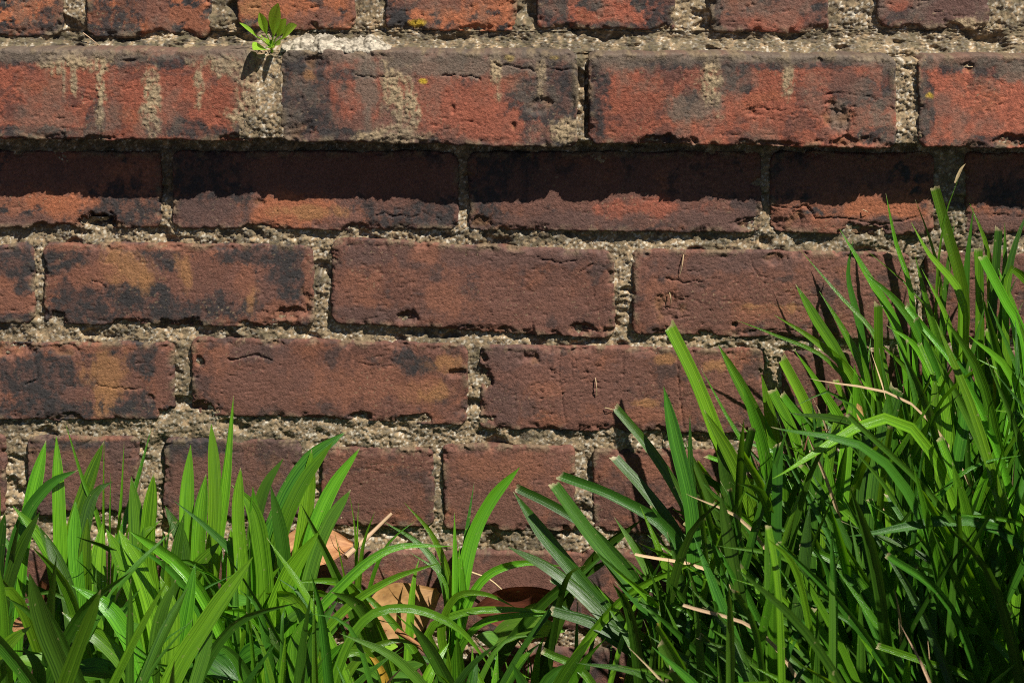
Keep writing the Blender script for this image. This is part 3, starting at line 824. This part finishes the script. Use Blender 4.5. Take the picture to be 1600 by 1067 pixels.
# leaves read off the photograph: plant, width px, distance of tip from the wall, flags, then points tip -> base
HERO = '''
A 24 .05 - 72,688 48,790 30,900
A 22 .06 - 88,682 92,790 96,900
A 9 .05 - 102,660 130,750 158,830
A 24 .05 - 162,690 138,755 112,850
A 20 .07 d 122,734 80,755 30,830
A 22 .12 d 62,800 28,870 0,980
A 22 .08 - 20,790 70,850 118,970
A 20 .06 - 0,760 -10,860 0,980
A 24 .08 d 8,800 -5,900 5,990
B 26 .10 - 118,783 118,860 125,960
B 26 .11 - 137,808 133,900 132,990
B 30 .09 - 160,818 152,880 150,960
B 10 .06 - 237,668 215,750 188,850
B 24 .10 d 60,820 95,890 118,1000
B 26 .11 d 70,835 105,920 120,1030
B 28 .12 - 166,826 200,900 230,1000
B 30 .12 - 186,828 225,910 250,1010
B 20 .07 d 176,752 150,768 128,850
B 26 .08 - 205,744 213,810 215,900
B 22 .09 - 252,812 215,845 190,930
C 24 .05 - 298,695 292,780 292,900
C 21 .05 - 330,662 336,780 326,940
C 17 .05 - 365,618 352,760 328,940
C 26 .06 - 322,740 312,830 310,950
C 24 .08 - 345,845 300,900 280,1010
C 15 .10 d 272,782 330,830 376,885
C 26 .09 - 240,740 230,860 245,980
C 20 .07 d 288,800 275,870 270,980
C 22 .06 d 258,790 285,850 290,950
D 26 .05 d 541,674 480,722 425,830
D 24 .06 - 520,690 470,760 430,870
D 24 .06 - 562,700 515,770 478,880
D 24 .06 - 487,702 480,790 462,920
D 22 .07 d 443,716 415,760 395,850
D 24 .09 d 423,758 440,840 448,930
D 22 .07 d 548,765 512,820 480,920
D 28 .10 - 362,757 392,790 410,870 415,960
D 30 .12 - 500,828 450,900 410,1020
D 24 .10 - 395,760 400,850 405,950
D 24 .09 - 440,880 455,930 450,1000
D 22 .10 - 376,730 372,800 380,920
E 28 .20 - 97,956 160,1000 210,1066
E 28 .20 - 112,914 170,950 218,1040
E 30 .22 - 395,870 330,960 262,1080
E 26 .19 - 250,900 268,960 262,1080
E 24 .20 d 200,990 205,1040 215,1100
E 24 .21 d 275,905 250,970 240,1070
E 26 .17 - 305,880 290,960 275,1060
E 22 .21 d 330,960 322,1010 300,1090
F 32 .27 d 46,895 70,980 110,1090
F 26 .26 - 48,978 20,1000 -15,1050
F 26 .23 d 60,930 95,1000 130,1090
F 24 .24 - 0,890 5,980 10,1070
F 24 .25 d 35,1010 60,1040 60,1100
K 15 .12 - 708,853 610,858 520,930 440,1040
K 14 .12 - 690,878 610,905 530,960 470,1050
K 14 .15 - 768,1045 720,985 650,952 580,960 530,1040
K 20 .16 - 548,998 515,1025 480,1090
K 24 .15 - 480,960 460,1010 470,1090
K 14 .15 y 548,1000 572,1015 604,1068
K 20 .15 - 600,1050 560,1015 520,1030 500,1080
K 10 .12 d 430,900 470,930 500,1000
K 22 .14 d 420,980 440,1030 470,1100
K 14 .14 - 660,1010 620,1000 570,1020 530,1080
M 14 .03 - 632,785 675,835 700,900 708,1000
M 12 .03 d 600,815 655,850 690,900 704,1000
M 12 .05 - 710,800 711,860 712,1000
M 10 .03 d 741,753 728,840 718,960
M 22 .03 - 812,730 768,780 735,850 715,980
M 14 .06 - 880,884 810,880 760,900 728,950 715,1020
M 13 .10 - 808,950 760,928 715,930 690,980 700,1050
M 12 .10 - 880,958 790,952 720,958 670,985 690,1040
M 12 .10 - 870,962 820,960 750,975 712,1030
M 14 .04 - 656,870 648,900 640,990
M 13 .05 - 718,850 716,920 712,1010
M 14 .06 - 722,870 724,940 716,1020
M 9 .05 - 640,862 690,900 706,980
M 9 .09 - 618,958 670,1010 700,1060
N 16 .13 - 738,1010 740,1040 760,1090
N 16 .13 - 778,1015 775,1050 772,1090
N 14 .13 - 830,1060 800,1050 780,1090
N 13 .13 - 850,1000 815,1030 785,1090
R1 20 .10 cd 965,640 1015,700 1060,770 1120,900
R1 24 .10 cd 963,718 1010,770 1060,840 1100,960
R1 22 .11 cd 880,744 960,775 1045,830 1100,960
R1 27 .14 cd 868,760 930,845 1000,930 1070,1030
R1 26 .12 d 802,768 850,835 910,910 1000,1030
R1 20 .12 cd 812,764 865,790 925,830 1010,940
R1 22 .13 d 794,854 860,890 930,950 1010,1050
R1 22 .13 cd 866,904 915,930 970,980 1030,1060
R1 24 .15 cd 866,955 930,975 1000,1015 1050,1070
R1 20 .14 d 870,940 920,975 990,1020 1040,1080
R1 20 .12 d 960,808 1000,870 1040,960
R1 26 .12 d 1037,604 1056,690 1080,800 1085,960
R1 15 .11 d 1078,648 1079,720 1085,830
R1 18 .14 - 1000,790 1030,860 1060,960
R1 24 .16 d 1040,960 1052,1010 1060,1080
R1 22 .15 d 930,860 985,920 1050,1010
R2 28 .04 c 1048,514 1085,590 1120,680 1160,800
R2 21 .04 - 1122,538 1168,620 1215,720 1225,850
R2 24 .05 - 1190,585 1203,650 1220,770
R2 22 .05 c 1224,564 1258,630 1300,740
R2 26 .07 d 1120,675 1145,790 1175,900
R2 26 .07 - 1100,640 1150,730 1190,850
R2 24 .06 c 1208,614 1240,680 1262,780
R2 10 .06 - 1095,575 1130,640 1180,740
R2 22 .07 - 1160,600 1190,690 1210,820
R2 16 .08 c 1225,620 1265,680 1290,780
R2 20 .07 d 1070,690 1110,780 1150,900
R3 22 .025 - 1243,444 1275,500 1312,560 1350,680
R3 15 .03 - 1210,492 1270,530 1330,585 1360,680
R3 7 .03 - 1150,500 1215,525 1290,560 1345,640
R3 9 .02 - 1250,390 1310,460 1370,530 1390,640
R3 18 .02 - 1312,358 1355,430 1400,510 1420,620
R3 14 .02 d 1333,374 1325,430 1345,520 1355,640
R3 10 .02 - 1384,302 1400,380 1422,450 1430,600
R3 17 .04 - 1280,455 1320,520 1355,600
R3 20 .06 c 1372,480 1373,580 1376,700
R3 17 .03 - 1350,425 1400,470 1440,530 1450,640
R3 18 .05 - 1385,508 1430,540 1465,610 1470,720
R3 14 .03 - 1430,400 1450,480 1470,560
R3 22 .06 d 1280,640 1276,720 1280,830
R3 24 .07 - 1335,570 1345,680 1352,800
R3 20 .05 - 1240,545 1285,610 1330,700
R3 8 .02 - 1430,312 1455,380 1470,450
R4 22 .03 c 1462,298 1482,370 1505,460 1500,600
R4 17 .03 - 1515,318 1540,380 1548,450
R4 14 .03 d 1521,325 1510,420 1508,540
R4 18 .04 - 1424,348 1450,395 1500,460 1505,560
R4 20 .05 c 1528,394 1530,450 1530,560
R4 21 .06 c 1537,406 1570,470 1600,530
R4 18 .04 d 1570,348 1570,420 1565,560
R4 18 .04 cd 1560,362 1555,430 1545,560
R4 14 .04 - 1440,420 1480,500 1505,620
R4 18 .05 - 1460,540 1490,640 1500,780
R4 10 .03 d 1492,345 1480,420 1472,520 1480,640
R4 14 .04 d 1590,430 1560,500 1530,600
R5 18 .04 d 1612,320 1590,370 1572,450
R5 18 .05 c 1606,440 1580,420 1570,520 1580,640
R5 20 .06 - 1510,540 1530,600 1560,700
R5 20 .06 c 1545,520 1560,580 1580,690
R5 12 .06 c 1565,536 1590,600 1600,690
R5 24 .08 c 1580,618 1545,670 1500,740 1520,860
R5 20 .08 - 1572,640 1558,700 1545,790
R5 12 .09 c 1588,670 1585,740 1590,850
R5 22 .06 - 1600,560 1595,650 1590,780
R5 24 .05 - 1560,420 1585,500 1600,620
R6 34 .13 cd 1400,612 1380,690 1365,800
R6 24 .14 c 1374,702 1388,770 1395,860
R6 22 .12 - 1460,575 1462,650 1470,740
R6 24 .12 d 1515,572 1505,660 1490,760
R6 24 .14 d 1280,640 1275,740 1265,850
R6 20 .13 c 1308,662 1295,730 1290,830
R6 26 .13 - 1330,615 1320,720 1310,850
R6 20 .12 - 1240,690 1270,780 1300,880
R6 22 .11 c 1442,540 1470,610 1480,700
R6 16 .16 c 1360,785 1385,850 1402,930
R6 24 .13 d 1355,640 1350,730 1345,840
R6 14 .15 c 1255,730 1310,790 1365,850
R6 24 .15 d 1420,700 1415,800 1400,920
R6 22 .14 - 1290,700 1300,800 1310,900
R7 26 .20 - 1488,722 1515,830 1545,960 1550,1090
R7 20 .27 d 1453,818 1490,900 1550,1010 1590,1090
R7 22 .19 - 1565,752 1582,850 1598,1000
R7 15 .28 c 1376,1010 1440,1032 1540,1075
R7 18 .24 d 1344,928 1345,990 1350,1090
R7 12 .22 c 1480,988 1530,1030 1580,1090
R7 13 .20 d 1460,915 1400,990 1345,1040
R7 18 .18 c 1470,690 1495,760 1510,850
R7 10 .19 - 1600,710 1530,725 1480,760 1440,830
R7 18 .20 d 1500,780 1510,860 1530,960
R7 20 .21 - 1600,820 1590,900 1580,1000
R7 16 .21 - 1415,880 1470,900 1540,990
R8 17 .22 d 1232,935 1290,950 1345,985 1370,1060
R8 18 .20 c 1256,855 1310,880 1360,930 1390,1020
R8 24 .21 cd 1215,700 1212,830 1208,960
R8 24 .22 d 1125,770 1145,880 1165,1000
R8 14 .22 c 1160,890 1210,960 1250,1040
R8 24 .21 d 1265,790 1255,900 1240,1020
R8 16 .22 c 1258,1030 1300,1022 1350,1060
R8 22 .22 d 1085,840 1120,930 1160,1050
R9 14 .12 - 1545,640 1600,650 1660,720
R9 16 .12 - 1555,560 1600,600 1660,700
R9 16 .14 c 1580,780 1620,820 1660,900
R9 12 .15 - 1545,980 1600,990 1660,1010
R9 16 .13 - 1585,480 1610,560 1640,700
'''
WBASE = {'A': .022, 'B': .03, 'C': .022, 'D': .025, 'E': .03, 'F': .03, 'K': .02, 'M': .008, 'N': .012}
for line in HERO.strip().split('\n'):
    f = line.split()
    k, wpx, dt, fl = f[0], float(f[1]), float(f[2]), f[3]
    pts = [tuple(map(float, p.split(','))) for p in f[4:]][::-1]
    po = PL[k].location
    jit = WBASE.get(k, 0.03)
    base = np.array([po.x + random.uniform(-jit, jit), po.y + random.uniform(-jit, jit) * 0.7, -0.006])
    base[1] = min(base[1], -0.015)
    db = -base[1]
    bx, by = proj(base)
    chain = [(bx, by)] + pts
    # the base follows the lowest read point so that the leaf does not kink
    tx = pts[0][0] + (pts[0][0] - pts[1][0]) * min(1.2, max(0.0, (by - pts[0][1]) / max(30, abs(pts[0][1] - pts[1][1])))) * 0.45
    gxw = ground_at(tx, db)[0]
    base[0] += np.clip(gxw - base[0], -0.05, 0.05)
    bx, by = proj(base)
    chain[0] = (bx, by)
    L = np.concatenate([[0], np.cumsum([math.dist(a, b_) for a, b_ in zip(chain[:-1], chain[1:])])])
    L /= L[-1]
    P3 = [base] + [at(x, y_, db + (dt - db) * l) for (x, y_), l in zip(chain[1:], L[1:])]
    w = wpx * 0.00046 * (1.5 - dt) / 1.5 * (1.0 if k[0] == 'R' else 1.12)
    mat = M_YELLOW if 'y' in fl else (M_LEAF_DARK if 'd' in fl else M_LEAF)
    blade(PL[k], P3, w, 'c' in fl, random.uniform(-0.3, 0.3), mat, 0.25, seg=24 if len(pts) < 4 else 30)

# the rest of every plant: leaves that fill the clump behind and between
bound_x = [-100, 0, 60, 130, 200, 300, 380, 450, 520, 560, 600, 700, 780, 820, 880, 960, 1040, 1100, 1160, 1220, 1290, 1340, 1400, 1460, 1520, 1600, 1750]
bound_y = [770, 790, 770, 780, 790, 770, 770, 780, 790, 880, 960, 985, 1000, 985, 900, 830, 730, 700, 640, 600, 560, 520, 480, 440, 410, 400, 390]
FILL = {'A': 20, 'B': 20, 'C': 24, 'D': 30, 'E': 14, 'F': 12, 'K': 36, 'M': 8, 'N': 34, 'R1': 56, 'R2': 96, 'R3': 120, 'R4': 120, 'R5': 120, 'R6': 120, 'R7': 84, 'R8': 70, 'R9': 50}
for k, n in FILL.items():
    po = PL[k].location
    right = k[0] == 'R'
    made = tries = 0
    while made < n and tries < 900:
        tries += 1
        j = 0.045 if right else 0.035
        b0 = np.array([po.x + random.gauss(0, j), po.y + random.gauss(0, j * 0.7), -0.006])
        b0[1] = min(b0[1], -0.012)
        ln = random.uniform(0.14, 0.40) if right else random.uniform(0.08, 0.22)
        az = random.uniform(0, 2 * math.pi)
        lean = random.uniform(0.05, 0.6)
        dx, dy = math.cos(az) * lean, math.sin(az) * lean * 0.6
        dx -= {'R1': 0.4, 'R2': 0.35, 'R8': 0.4, 'R3': 0.25, 'R6': 0.3, 'R7': 0.22}.get(k, 0.1 if right else 0.0)
        if right and abs(dx) > (0.75 if k in ('R1', 'R8') else 0.55):
            continue
        if k in ('R6', 'R7', 'R8'):
            ln *= 0.72
        droop = random.uniform(0.0, 0.42) if random.random() < (0.96 if right else 0.8) else random.uniform(0.3, 0.8)
        p1 = b0 + np.array([dx * 0.30, dy * 0.30, 0.42]) * ln
        p2 = b0 + np.array([dx * 0.75, dy * 0.75, 0.75 - 0.08 * droop]) * ln
        p3 = b0 + np.array([dx * (1.15 + 0.3 * droop), dy * (1.15 + 0.3 * droop), 1.0 - 0.5 * droop]) * ln
        if min(-p2[1], -p3[1]) < 0.008:
            continue
        ok = True
        for p in (p1, p2, p3, (p2 + p3) / 2):
            x, y_ = proj(p)
            if y_ < np.interp(x, bound_x, bound_y) + ({'R6': 90, 'R7': 220, 'R8': 200, 'R1': 60}.get(k, 10) if right else 0):
                ok = False
        if not ok:
            continue
        w = random.choice((0.003, 0.0045, 0.0055, 0.007, 0.008)) if right else random.choice((0.004, 0.006, 0.008, 0.010))
        if k in ('R1', 'R8', 'R7'):
            w = max(w, 0.006)
        dry_ = random.random() < 0.03
        w = 0.0028 if dry_ else w
        blade(PL[k], [b0, p1, p2, p3], w, right and random.random() < 0.12, random.uniform(-0.7, 0.7),
              M_STRAW if dry_ else M_LEAF if random.random() < (0.25 if k in ('R1', 'R6', 'R7', 'R8') else (0.42 if right else 0.32)) else M_LEAF_DARK, seg=16)  # dark copies outnumber bright ones, painting shade between the blades
        made += 1

# the clump goes on past the right edge; these plants shade the ones in view
for px_, dd_ in ((0.335, 0.34), (0.42, 0.30), (0.36, 0.46), (0.47, 0.44), (0.43, 0.56)):
    t = thing('strap_leaf_plant', 'strap-leaved plant of the clump beyond the right edge of the view', 'plant', (px_, -dd_, 0), 'strap-leaved plants beyond the right edge')
    made = tries = 0
    while made < 46 and tries < 2000:
        tries += 1
        b0 = np.array([px_ + random.gauss(0, 0.035), -dd_ + random.gauss(0, 0.03), -0.006])
        ln = random.uniform(0.26, 0.43)
        az, lean = random.uniform(0, 2 * math.pi), random.uniform(0.05, 0.5)
        dx, dy, droop = math.cos(az) * lean, math.sin(az) * lean * 0.7, random.uniform(0, 0.3)
        Q = [b0] + [b0 + np.array([dx * a_, dy * a_, c_]) * ln for a_, c_ in ((0.3, 0.42), (0.75, 0.75 - 0.08 * droop), (1.15, 1 - 0.5 * droop))]
        if min(proj(q_)[0] for q_ in Q) < 1622:
            continue
        blade(t, Q, random.choice((0.009, 0.011, 0.013)), random.random() < 0.4, random.uniform(-0.7, 0.7), M_LEAF_DARK, seg=14)
        made += 1

# thin wild grasses
def grass_tuft(label, px, d, stalks, group='thin wild grasses'):
    t = thing('stalk_tuft', label, 'wild grass', ground_at(px, d), group)
    for wpx, dt, pts in stalks:
        pts = pts[::-1]
        b0 = np.array(t.location) + np.array([random.uniform(-.006, .006), random.uniform(-.006, .006), -0.004])
        L = np.linspace(0.5, 1, len(pts))
        blade(t, [b0] + [at(x, y_, d + (dt - d) * l) for (x, y_), l in zip(pts, L)], wpx * 0.00046, False, 0, M_LEAF, 0.5, 'stalk', 18)
    return t
grass_tuft('fine upright grass stalks among the broad blades at the far left', 165, 0.06,
           [(5, .05, [(163, 680), (162, 760), (163, 900)]), (6, .05, [(194, 690), (190, 770), (180, 900)]), (4, .05, [(173, 738), (172, 800), (170, 900)]), (5, .05, [(215, 760), (204, 810), (185, 900)])])
grass_tuft('fine upright grass stalks to the right of the curled tan leaf', 552, 0.05,
           [(6, .04, [(546, 770), (555, 830), (556, 960)]), (5, .04, [(560, 785), (558, 850), (556, 960)]), (8, .05, [(586, 798), (568, 850), (558, 960)]), (5, .05, [(522, 828), (536, 890), (548, 970)]), (7, .04, [(650, 812), (606, 850), (575, 930)])])
st = grass_tuft('tall thin grass stalk with a pale seed head reaching the ledge shade', 1475, 0.04, [(5, .03, [(1500, 272), (1474, 350), (1462, 500), (1470, 640)])], None)
sh = [at(1492, 286, .03), at(1497, 275, .03), at(1503, 263, .03), at(1509, 256, .03)]
blade(st, sh, 0.0022, False, 0.3, M_STRAW, 0.6, 'seed_head', 12)
grass_tuft('wispy grass stalks crossing the bricks beside the tall right clump', 1440, 0.04,
           [(5, .02, [(1352, 390), (1400, 430), (1440, 470), (1460, 560)]), (4, .03, [(1490, 335), (1485, 420), (1470, 520)]), (5, .03, [(1600, 470), (1560, 540), (1500, 610), (1480, 700)])])

# ------------------------------------------------------------------ broad leaves
def broad(parent, ctr, axis, nrm, ln, wd, mat, curl=0.0, bend=0.0, name='leaf', point=1.0, n=18, m=9, cup=0.0, wave=0.0, stemless=True):
    axis = np.asarray(axis, float)
    axis /= np.linalg.norm(axis)
    nrm = np.asarray(nrm, float)
    nrm = nrm - axis * (nrm @ axis)
    nrm /= np.linalg.norm(nrm)
    side = np.cross(nrm, axis)
    t, u = np.meshgrid(np.linspace(0, 1, n), np.linspace(-1, 1, m), indexing='ij')
    prof = np.sin(np.pi * np.clip(t, 0.015, 0.985) ** point) ** 0.75
    a = bend * (t - 0.5)
    lx = (t - 0.5) * ln
    lift = bend * ln * (t - 0.5) ** 2
    cr = curl * u
    lat = wd / 2 * prof * u * np.cos(cr * 0.7)
    up = lift + wd / 2 * prof * (cup * np.abs(u) + curl * u * u * 0.6)
    up = up + wave * np.sin(t * 11 + u * 2) * np.abs(u) * wd
    co = np.asarray(ctr) + axis * lx[..., None] + side * lat[..., None] + nrm * up[..., None]
    org = np.array(parent.location) if parent is not None else np.asarray(ctr)
    uvv = np.stack([(u + 1) / 2, t], -1)
    me = mesh_from(name, co - org, grid_quads(m, n), np.zeros(co.shape), uvv)
    o = link(name, me, mat, parent, None if parent is not None else org)
    return o
def stem(parent, pts, w, mat, name='stem'):
    C = spline(pts, 12)
    T = np.gradient(C, axis=0)
    T /= np.linalg.norm(T, axis=1)[:, None]
    A = np.cross(T, (0.3, 0.9, 0.2))
    A /= np.linalg.norm(A, axis=1)[:, None]
    Bn = np.cross(T, A)
    th = np.linspace(0, 2 * np.pi, 7)[:-1]
    r = w / 2 * np.linspace(1, 0.6, 12)
    co = C[:, None] + r[:, None, None] * (A[:, None] * np.cos(th)[None, :, None] + Bn[:, None] * np.sin(th)[None, :, None])
    idx = np.arange(72).reshape(12, 6)
    q = np.stack([idx[:-1], np.roll(idx, -1, 1)[:-1], np.roll(idx, -1, 1)[1:], idx[1:]], -1).reshape(-1, 4)
    org = np.array(parent.location) if parent is not None else C[0]
    uu = np.stack(np.meshgrid(np.linspace(0, 1, 6), np.linspace(0, 1, 12)), -1)
    me = mesh_from(name, co - org, q, np.zeros((72, 3)), uu)
    return link(name, me, mat, parent, None if parent is not None else org)

# seedling rooted in the joint above the ledge
sd_base = at(424, 76, 0.010)
seed = thing('seedling', 'small bright green seedling sprouting from the joint above the ledge', 'seedling', sd_base)
for (tx, ty, lw, dd, bend) in ((435, 3, 20, .026, .2), (404, 18, 13, .030, .2), (372, 34, 7, .034, .3), (465, 38, 20, .034, .4), (448, 28, 18, .022, .3), (395, 76, 22, .040, .5), (437, 68, 15, .040, .4), (408, 56, 14, .034, .3)):
    tip = at(424 + (tx - 424) * 0.92, 76 + (ty - 76) * 0.94, dd)
    v = tip - sd_base
    root = sd_base + v * 0.05
    frac = 0.62 if abs(tx - 397) > 3 and abs(tx - 437) > 3 else 0.75
    c0 = tip - v * frac / 2
    stem(seed, [sd_base, sd_base + v * 0.25 + np.array([0, 0, 0.0008]), tip - v * (frac - 0.08)], 0.0013, M_SEED, 'leaf_stalk')
    broad(seed, c0, v, (0.15 * random.uniform(-1, 1), -1, 0.75), np.linalg.norm(v) * frac * 1.04, lw * 0.00050, M_SEED, 0.2, -bend * 0.4, point=1.45, cup=0.25)
stem(seed, [sd_base + np.array([0, 0.004, -0.003]), sd_base, sd_base + np.array([0, -0.002, 0.006])], 0.0022, M_SEED)

# dead leaves caught between the plants and the wall
def dead(label, px, py, d, px2, py2, d2, nrm, wd, mat, **kw):
    a, b_ = at(px, py, d), at(px2, py2, d2)
    o = broad(None, (a + b_) / 2, b_ - a, nrm, np.linalg.norm(b_ - a), wd, mat, name='dead_leaf', n=26, m=13, **kw)
    return tag(o, label, 'dead leaf', 'dead leaves at the foot of the wall')
dead('curled tan dead leaf caught behind the arching blades on the left', 420, 866, .035, 552, 848, .02, (0.1, -0.8, 0.7), 0.034, M_TAN, curl=0.5, bend=-0.2, wave=0.05, cup=0.1)
dead('pointed brown dead leaf leaning on the wall left of the solitary plant', 572, 985, .05, 682, 925, .015, (0.25, -0.9, 0.5), 0.044, M_BROWN, curl=0.25, bend=0.25, wave=0.04, point=0.8)
dead('dark arched dead leaf behind the blades right of the solitary plant', 738, 950, .030, 892, 938, .034, (0.0, -1, -0.15), 0.038, M_RUST, curl=0.45, bend=0.2, wave=0.03)
dead('rust brown dead leaf standing between the blades at the far left', 62, 905, .085, 85, 985, .07, (0.5, -0.9, 0.2), 0.018, M_RUST, curl=0.4, bend=0.2)
dead('small dry leaf scrap wedged between blades of the right clump', 1338, 630, .075, 1352, 668, .075, (0.4, -0.9, 0.3), 0.008, M_TAN, curl=0.5, bend=0.2)
dead('brown dead leaf low behind the arching thin blades', 535, 960, .07, 600, 985, .045, (-0.2, -0.6, 0.8), 0.028, M_RUST, curl=0.4, bend=0.2, wave=0.05)
dead('orange dead leaf scrap at the lower left between blades', 20, 985, .13, 48, 965, .13, (0.2, -0.8, 0.6), 0.011, M_TAN, curl=0.4)
dead('reddish dead leaf at the bottom below the dark arched one', 800, 1062, .05, 870, 1040, .04, (0.1, -0.7, 0.7), 0.030, M_RUST, curl=0.3, bend=0.2)
dead('brown dead leaf behind the blades under the tallest left blade', 250, 905, .05, 300, 870, .03, (0.1, -0.8, 0.6), 0.024, M_RUST, curl=0.4, bend=0.2)

# low broad-leaved weeds in the shade
def weed(label, px, d, leaves):
    base = ground_at(px, d)
    t = thing('low_weed', label, 'weed', base, 'low weeds between the plants')
    for (x, y_, dd, ln, wd, ang, mt) in leaves:
        p = at(x, y_, dd)
        axd = np.array([math.cos(ang), -0.3, math.sin(ang)])
        stem(t, [base, (base + p) / 2 + np.array([0, 0, 0.012]), p - axd / np.linalg.norm(axd) * ln * 0.45], 0.0016, mt, 'leaf_stalk')
        broad(t, p, axd, (random.uniform(-.3, .3), -0.55, 0.85), ln, wd, mt, 0.25, -0.15, cup=0.2, point=0.8)
weed('lobed bright green weed beside the dark arched dead leaf', 820, 0.06,
     [(808, 985, .07, .050, .022, 0.5, M_WEED), (838, 985, .07, .042, .02, 0.15, M_WEED), (765, 1002, .07, .022, .016, 2.6, M_WEED), (830, 965, .06, .03, .018, 1.1, M_WEED), (860, 1062, .08, .03, .02, 0.3, M_WEED)])
weed('small shaded weed with oval leaves at the lower left', 170, 0.17,
     [(200, 985, .17, .026, .013, 0.2, M_WEED), (60, 1035, .18, .03, .014, 2.8, M_WEED), (150, 1050, .19, .04, .02, 0.1, M_LEAF_DARK), (130, 1000, .16, .026, .014, 0.4, M_LEAF_DARK), (95, 1058, .18, .03, .016, 2.7, M_LEAF_DARK), (185, 970, .15, .03, .016, 0.9, M_WEED)])
weed('small weed with pale oval leaves under the arching blades', 370, 0.15,
     [(370, 940, .13, .024, .011, 0.1, M_WEED), (340, 1040, .17, .034, .02, -0.5, M_LEAF_DARK), (330, 990, .15, .028, .014, 0.9, M_WEED), (395, 1020, .16, .03, .016, 0.6, M_LEAF_DARK), (300, 1055, .17, .03, .016, 2.4, M_LEAF_DARK)])
weed('tiny weed with yellowish green leaves below the brown pointed leaf', 600, 0.10,
     [(605, 1012, .10, .016, .012, 0.3, M_SEED), (640, 1045, .11, .022, .012, 0.5, M_WEED), (570, 1050, .12, .026, .014, 2.5, M_LEAF_DARK), (620, 1060, .12, .02, .011, 0.1, M_WEED)])

# dry stems and twigs
def twig(label, pts, w, mat=None):
    o = stem(None, [at(*p) for p in pts], w, mat or M_STRAW, 'straw')
    return tag(o, label, 'straw', 'dry straws and twigs')
twig('thick pale dry stem propped before the wall beside the fine grass', [(540, 870, .05), (575, 838, .03), (612, 802, .02)], 0.0042, M_STRAW)
twig('greyish dry stem lying low left of the solitary plant', [(620, 985, .08), (650, 1005, .09), (680, 1030, .10)], 0.0045, M_BROWN)
twig('pale twig slanting between the blades at the lower left', [(172, 950, .12), (183, 930, .11), (190, 915, .10)], 0.0032)
twig('thin bent twig by the rust brown leaf at the far left', [(72, 940, .10), (82, 958, .10), (84, 980, .10), (102, 988, .11)], 0.0016)
twig('short tan dry stalk sticking out of the right clump', [(1460, 662, .10), (1472, 640, .095), (1482, 622, .09)], 0.003, M_TAN)
twig('curled brown tendril on a blade in the right clump', [(1256, 706, .13), (1264, 680, .125), (1278, 672, .12), (1296, 672, .12)], 0.0012, M_RUST)
twig('thin straw bent across the bricks right of the solitary plant', [(735, 893, .012), (765, 905, .012), (792, 928, .014)], 0.0016)

# dry grass clippings stuck to the bricks
for (x0, y0, x1, y1, where) in ((1046, 457, 1048, 475, 'upright on the brick left of the right clump'), (930, 590, 932, 618, 'hanging on the brick with the long vertical crack'),
                                (945, 637, 958, 640, 'lying flat low on the brick with the vertical crack'), (1068, 398, 1062, 430, 'slanting at the top of a maroon brick'),
                                (130, 52, 155, 72, 'in the joint above the ledge at the far left'), (1348, 328, 1356, 332, 'on the sunlit strip under the ledge at right')):
    o = stem(None, [at(x0, y0, .0012), at((x0 + x1) / 2 + 1, (y0 + y1) / 2, .0028), at(x1, y1, .0012)], 0.0009, M_STRAW, 'dry_clipping')
    tag(o, 'tiny dry grass clipping ' + where, 'clipping', 'dry clippings stuck to the wall')

# leaf crumbs and chaff on the soil
cv, cq = [], []
for k in range(1500):
    p = np.array([random.uniform(-0.55, 0.55), -random.uniform(0.0, 0.42), random.uniform(0.0, 0.016)])
    a = np.random.default_rng(k).normal(size=3)
    a[2] *= 0.4
    a /= np.linalg.norm(a)
    n_ = np.array([random.uniform(-.6, .6), random.uniform(-.6, .6), 1.0])
    sdv = np.cross(a, n_)
    sdv /= np.linalg.norm(sdv)
    l, w = random.uniform(0.004, 0.018), random.uniform(0.0015, 0.007)
    i0 = len(cv)
    bow = np.array([0, 0, 0.002])
    cv += [p - a * l, p - sdv * w + bow, p + a * l, p + sdv * w + bow]
    cq.append((i0, i0 + 1, i0 + 2, i0 + 3))
lit = link('leaf_litter', mesh_from('leaf_litter', np.array(cv), cq, np.zeros((len(cv), 3)), np.tile([[0, 0], [1, 0], [1, 1], [0, 1]], (1500, 1)), False), M_BROWN)
lit['kind'] = 'stuff'
lit['label'] = 'brown leaf crumbs and chaff on the soil'
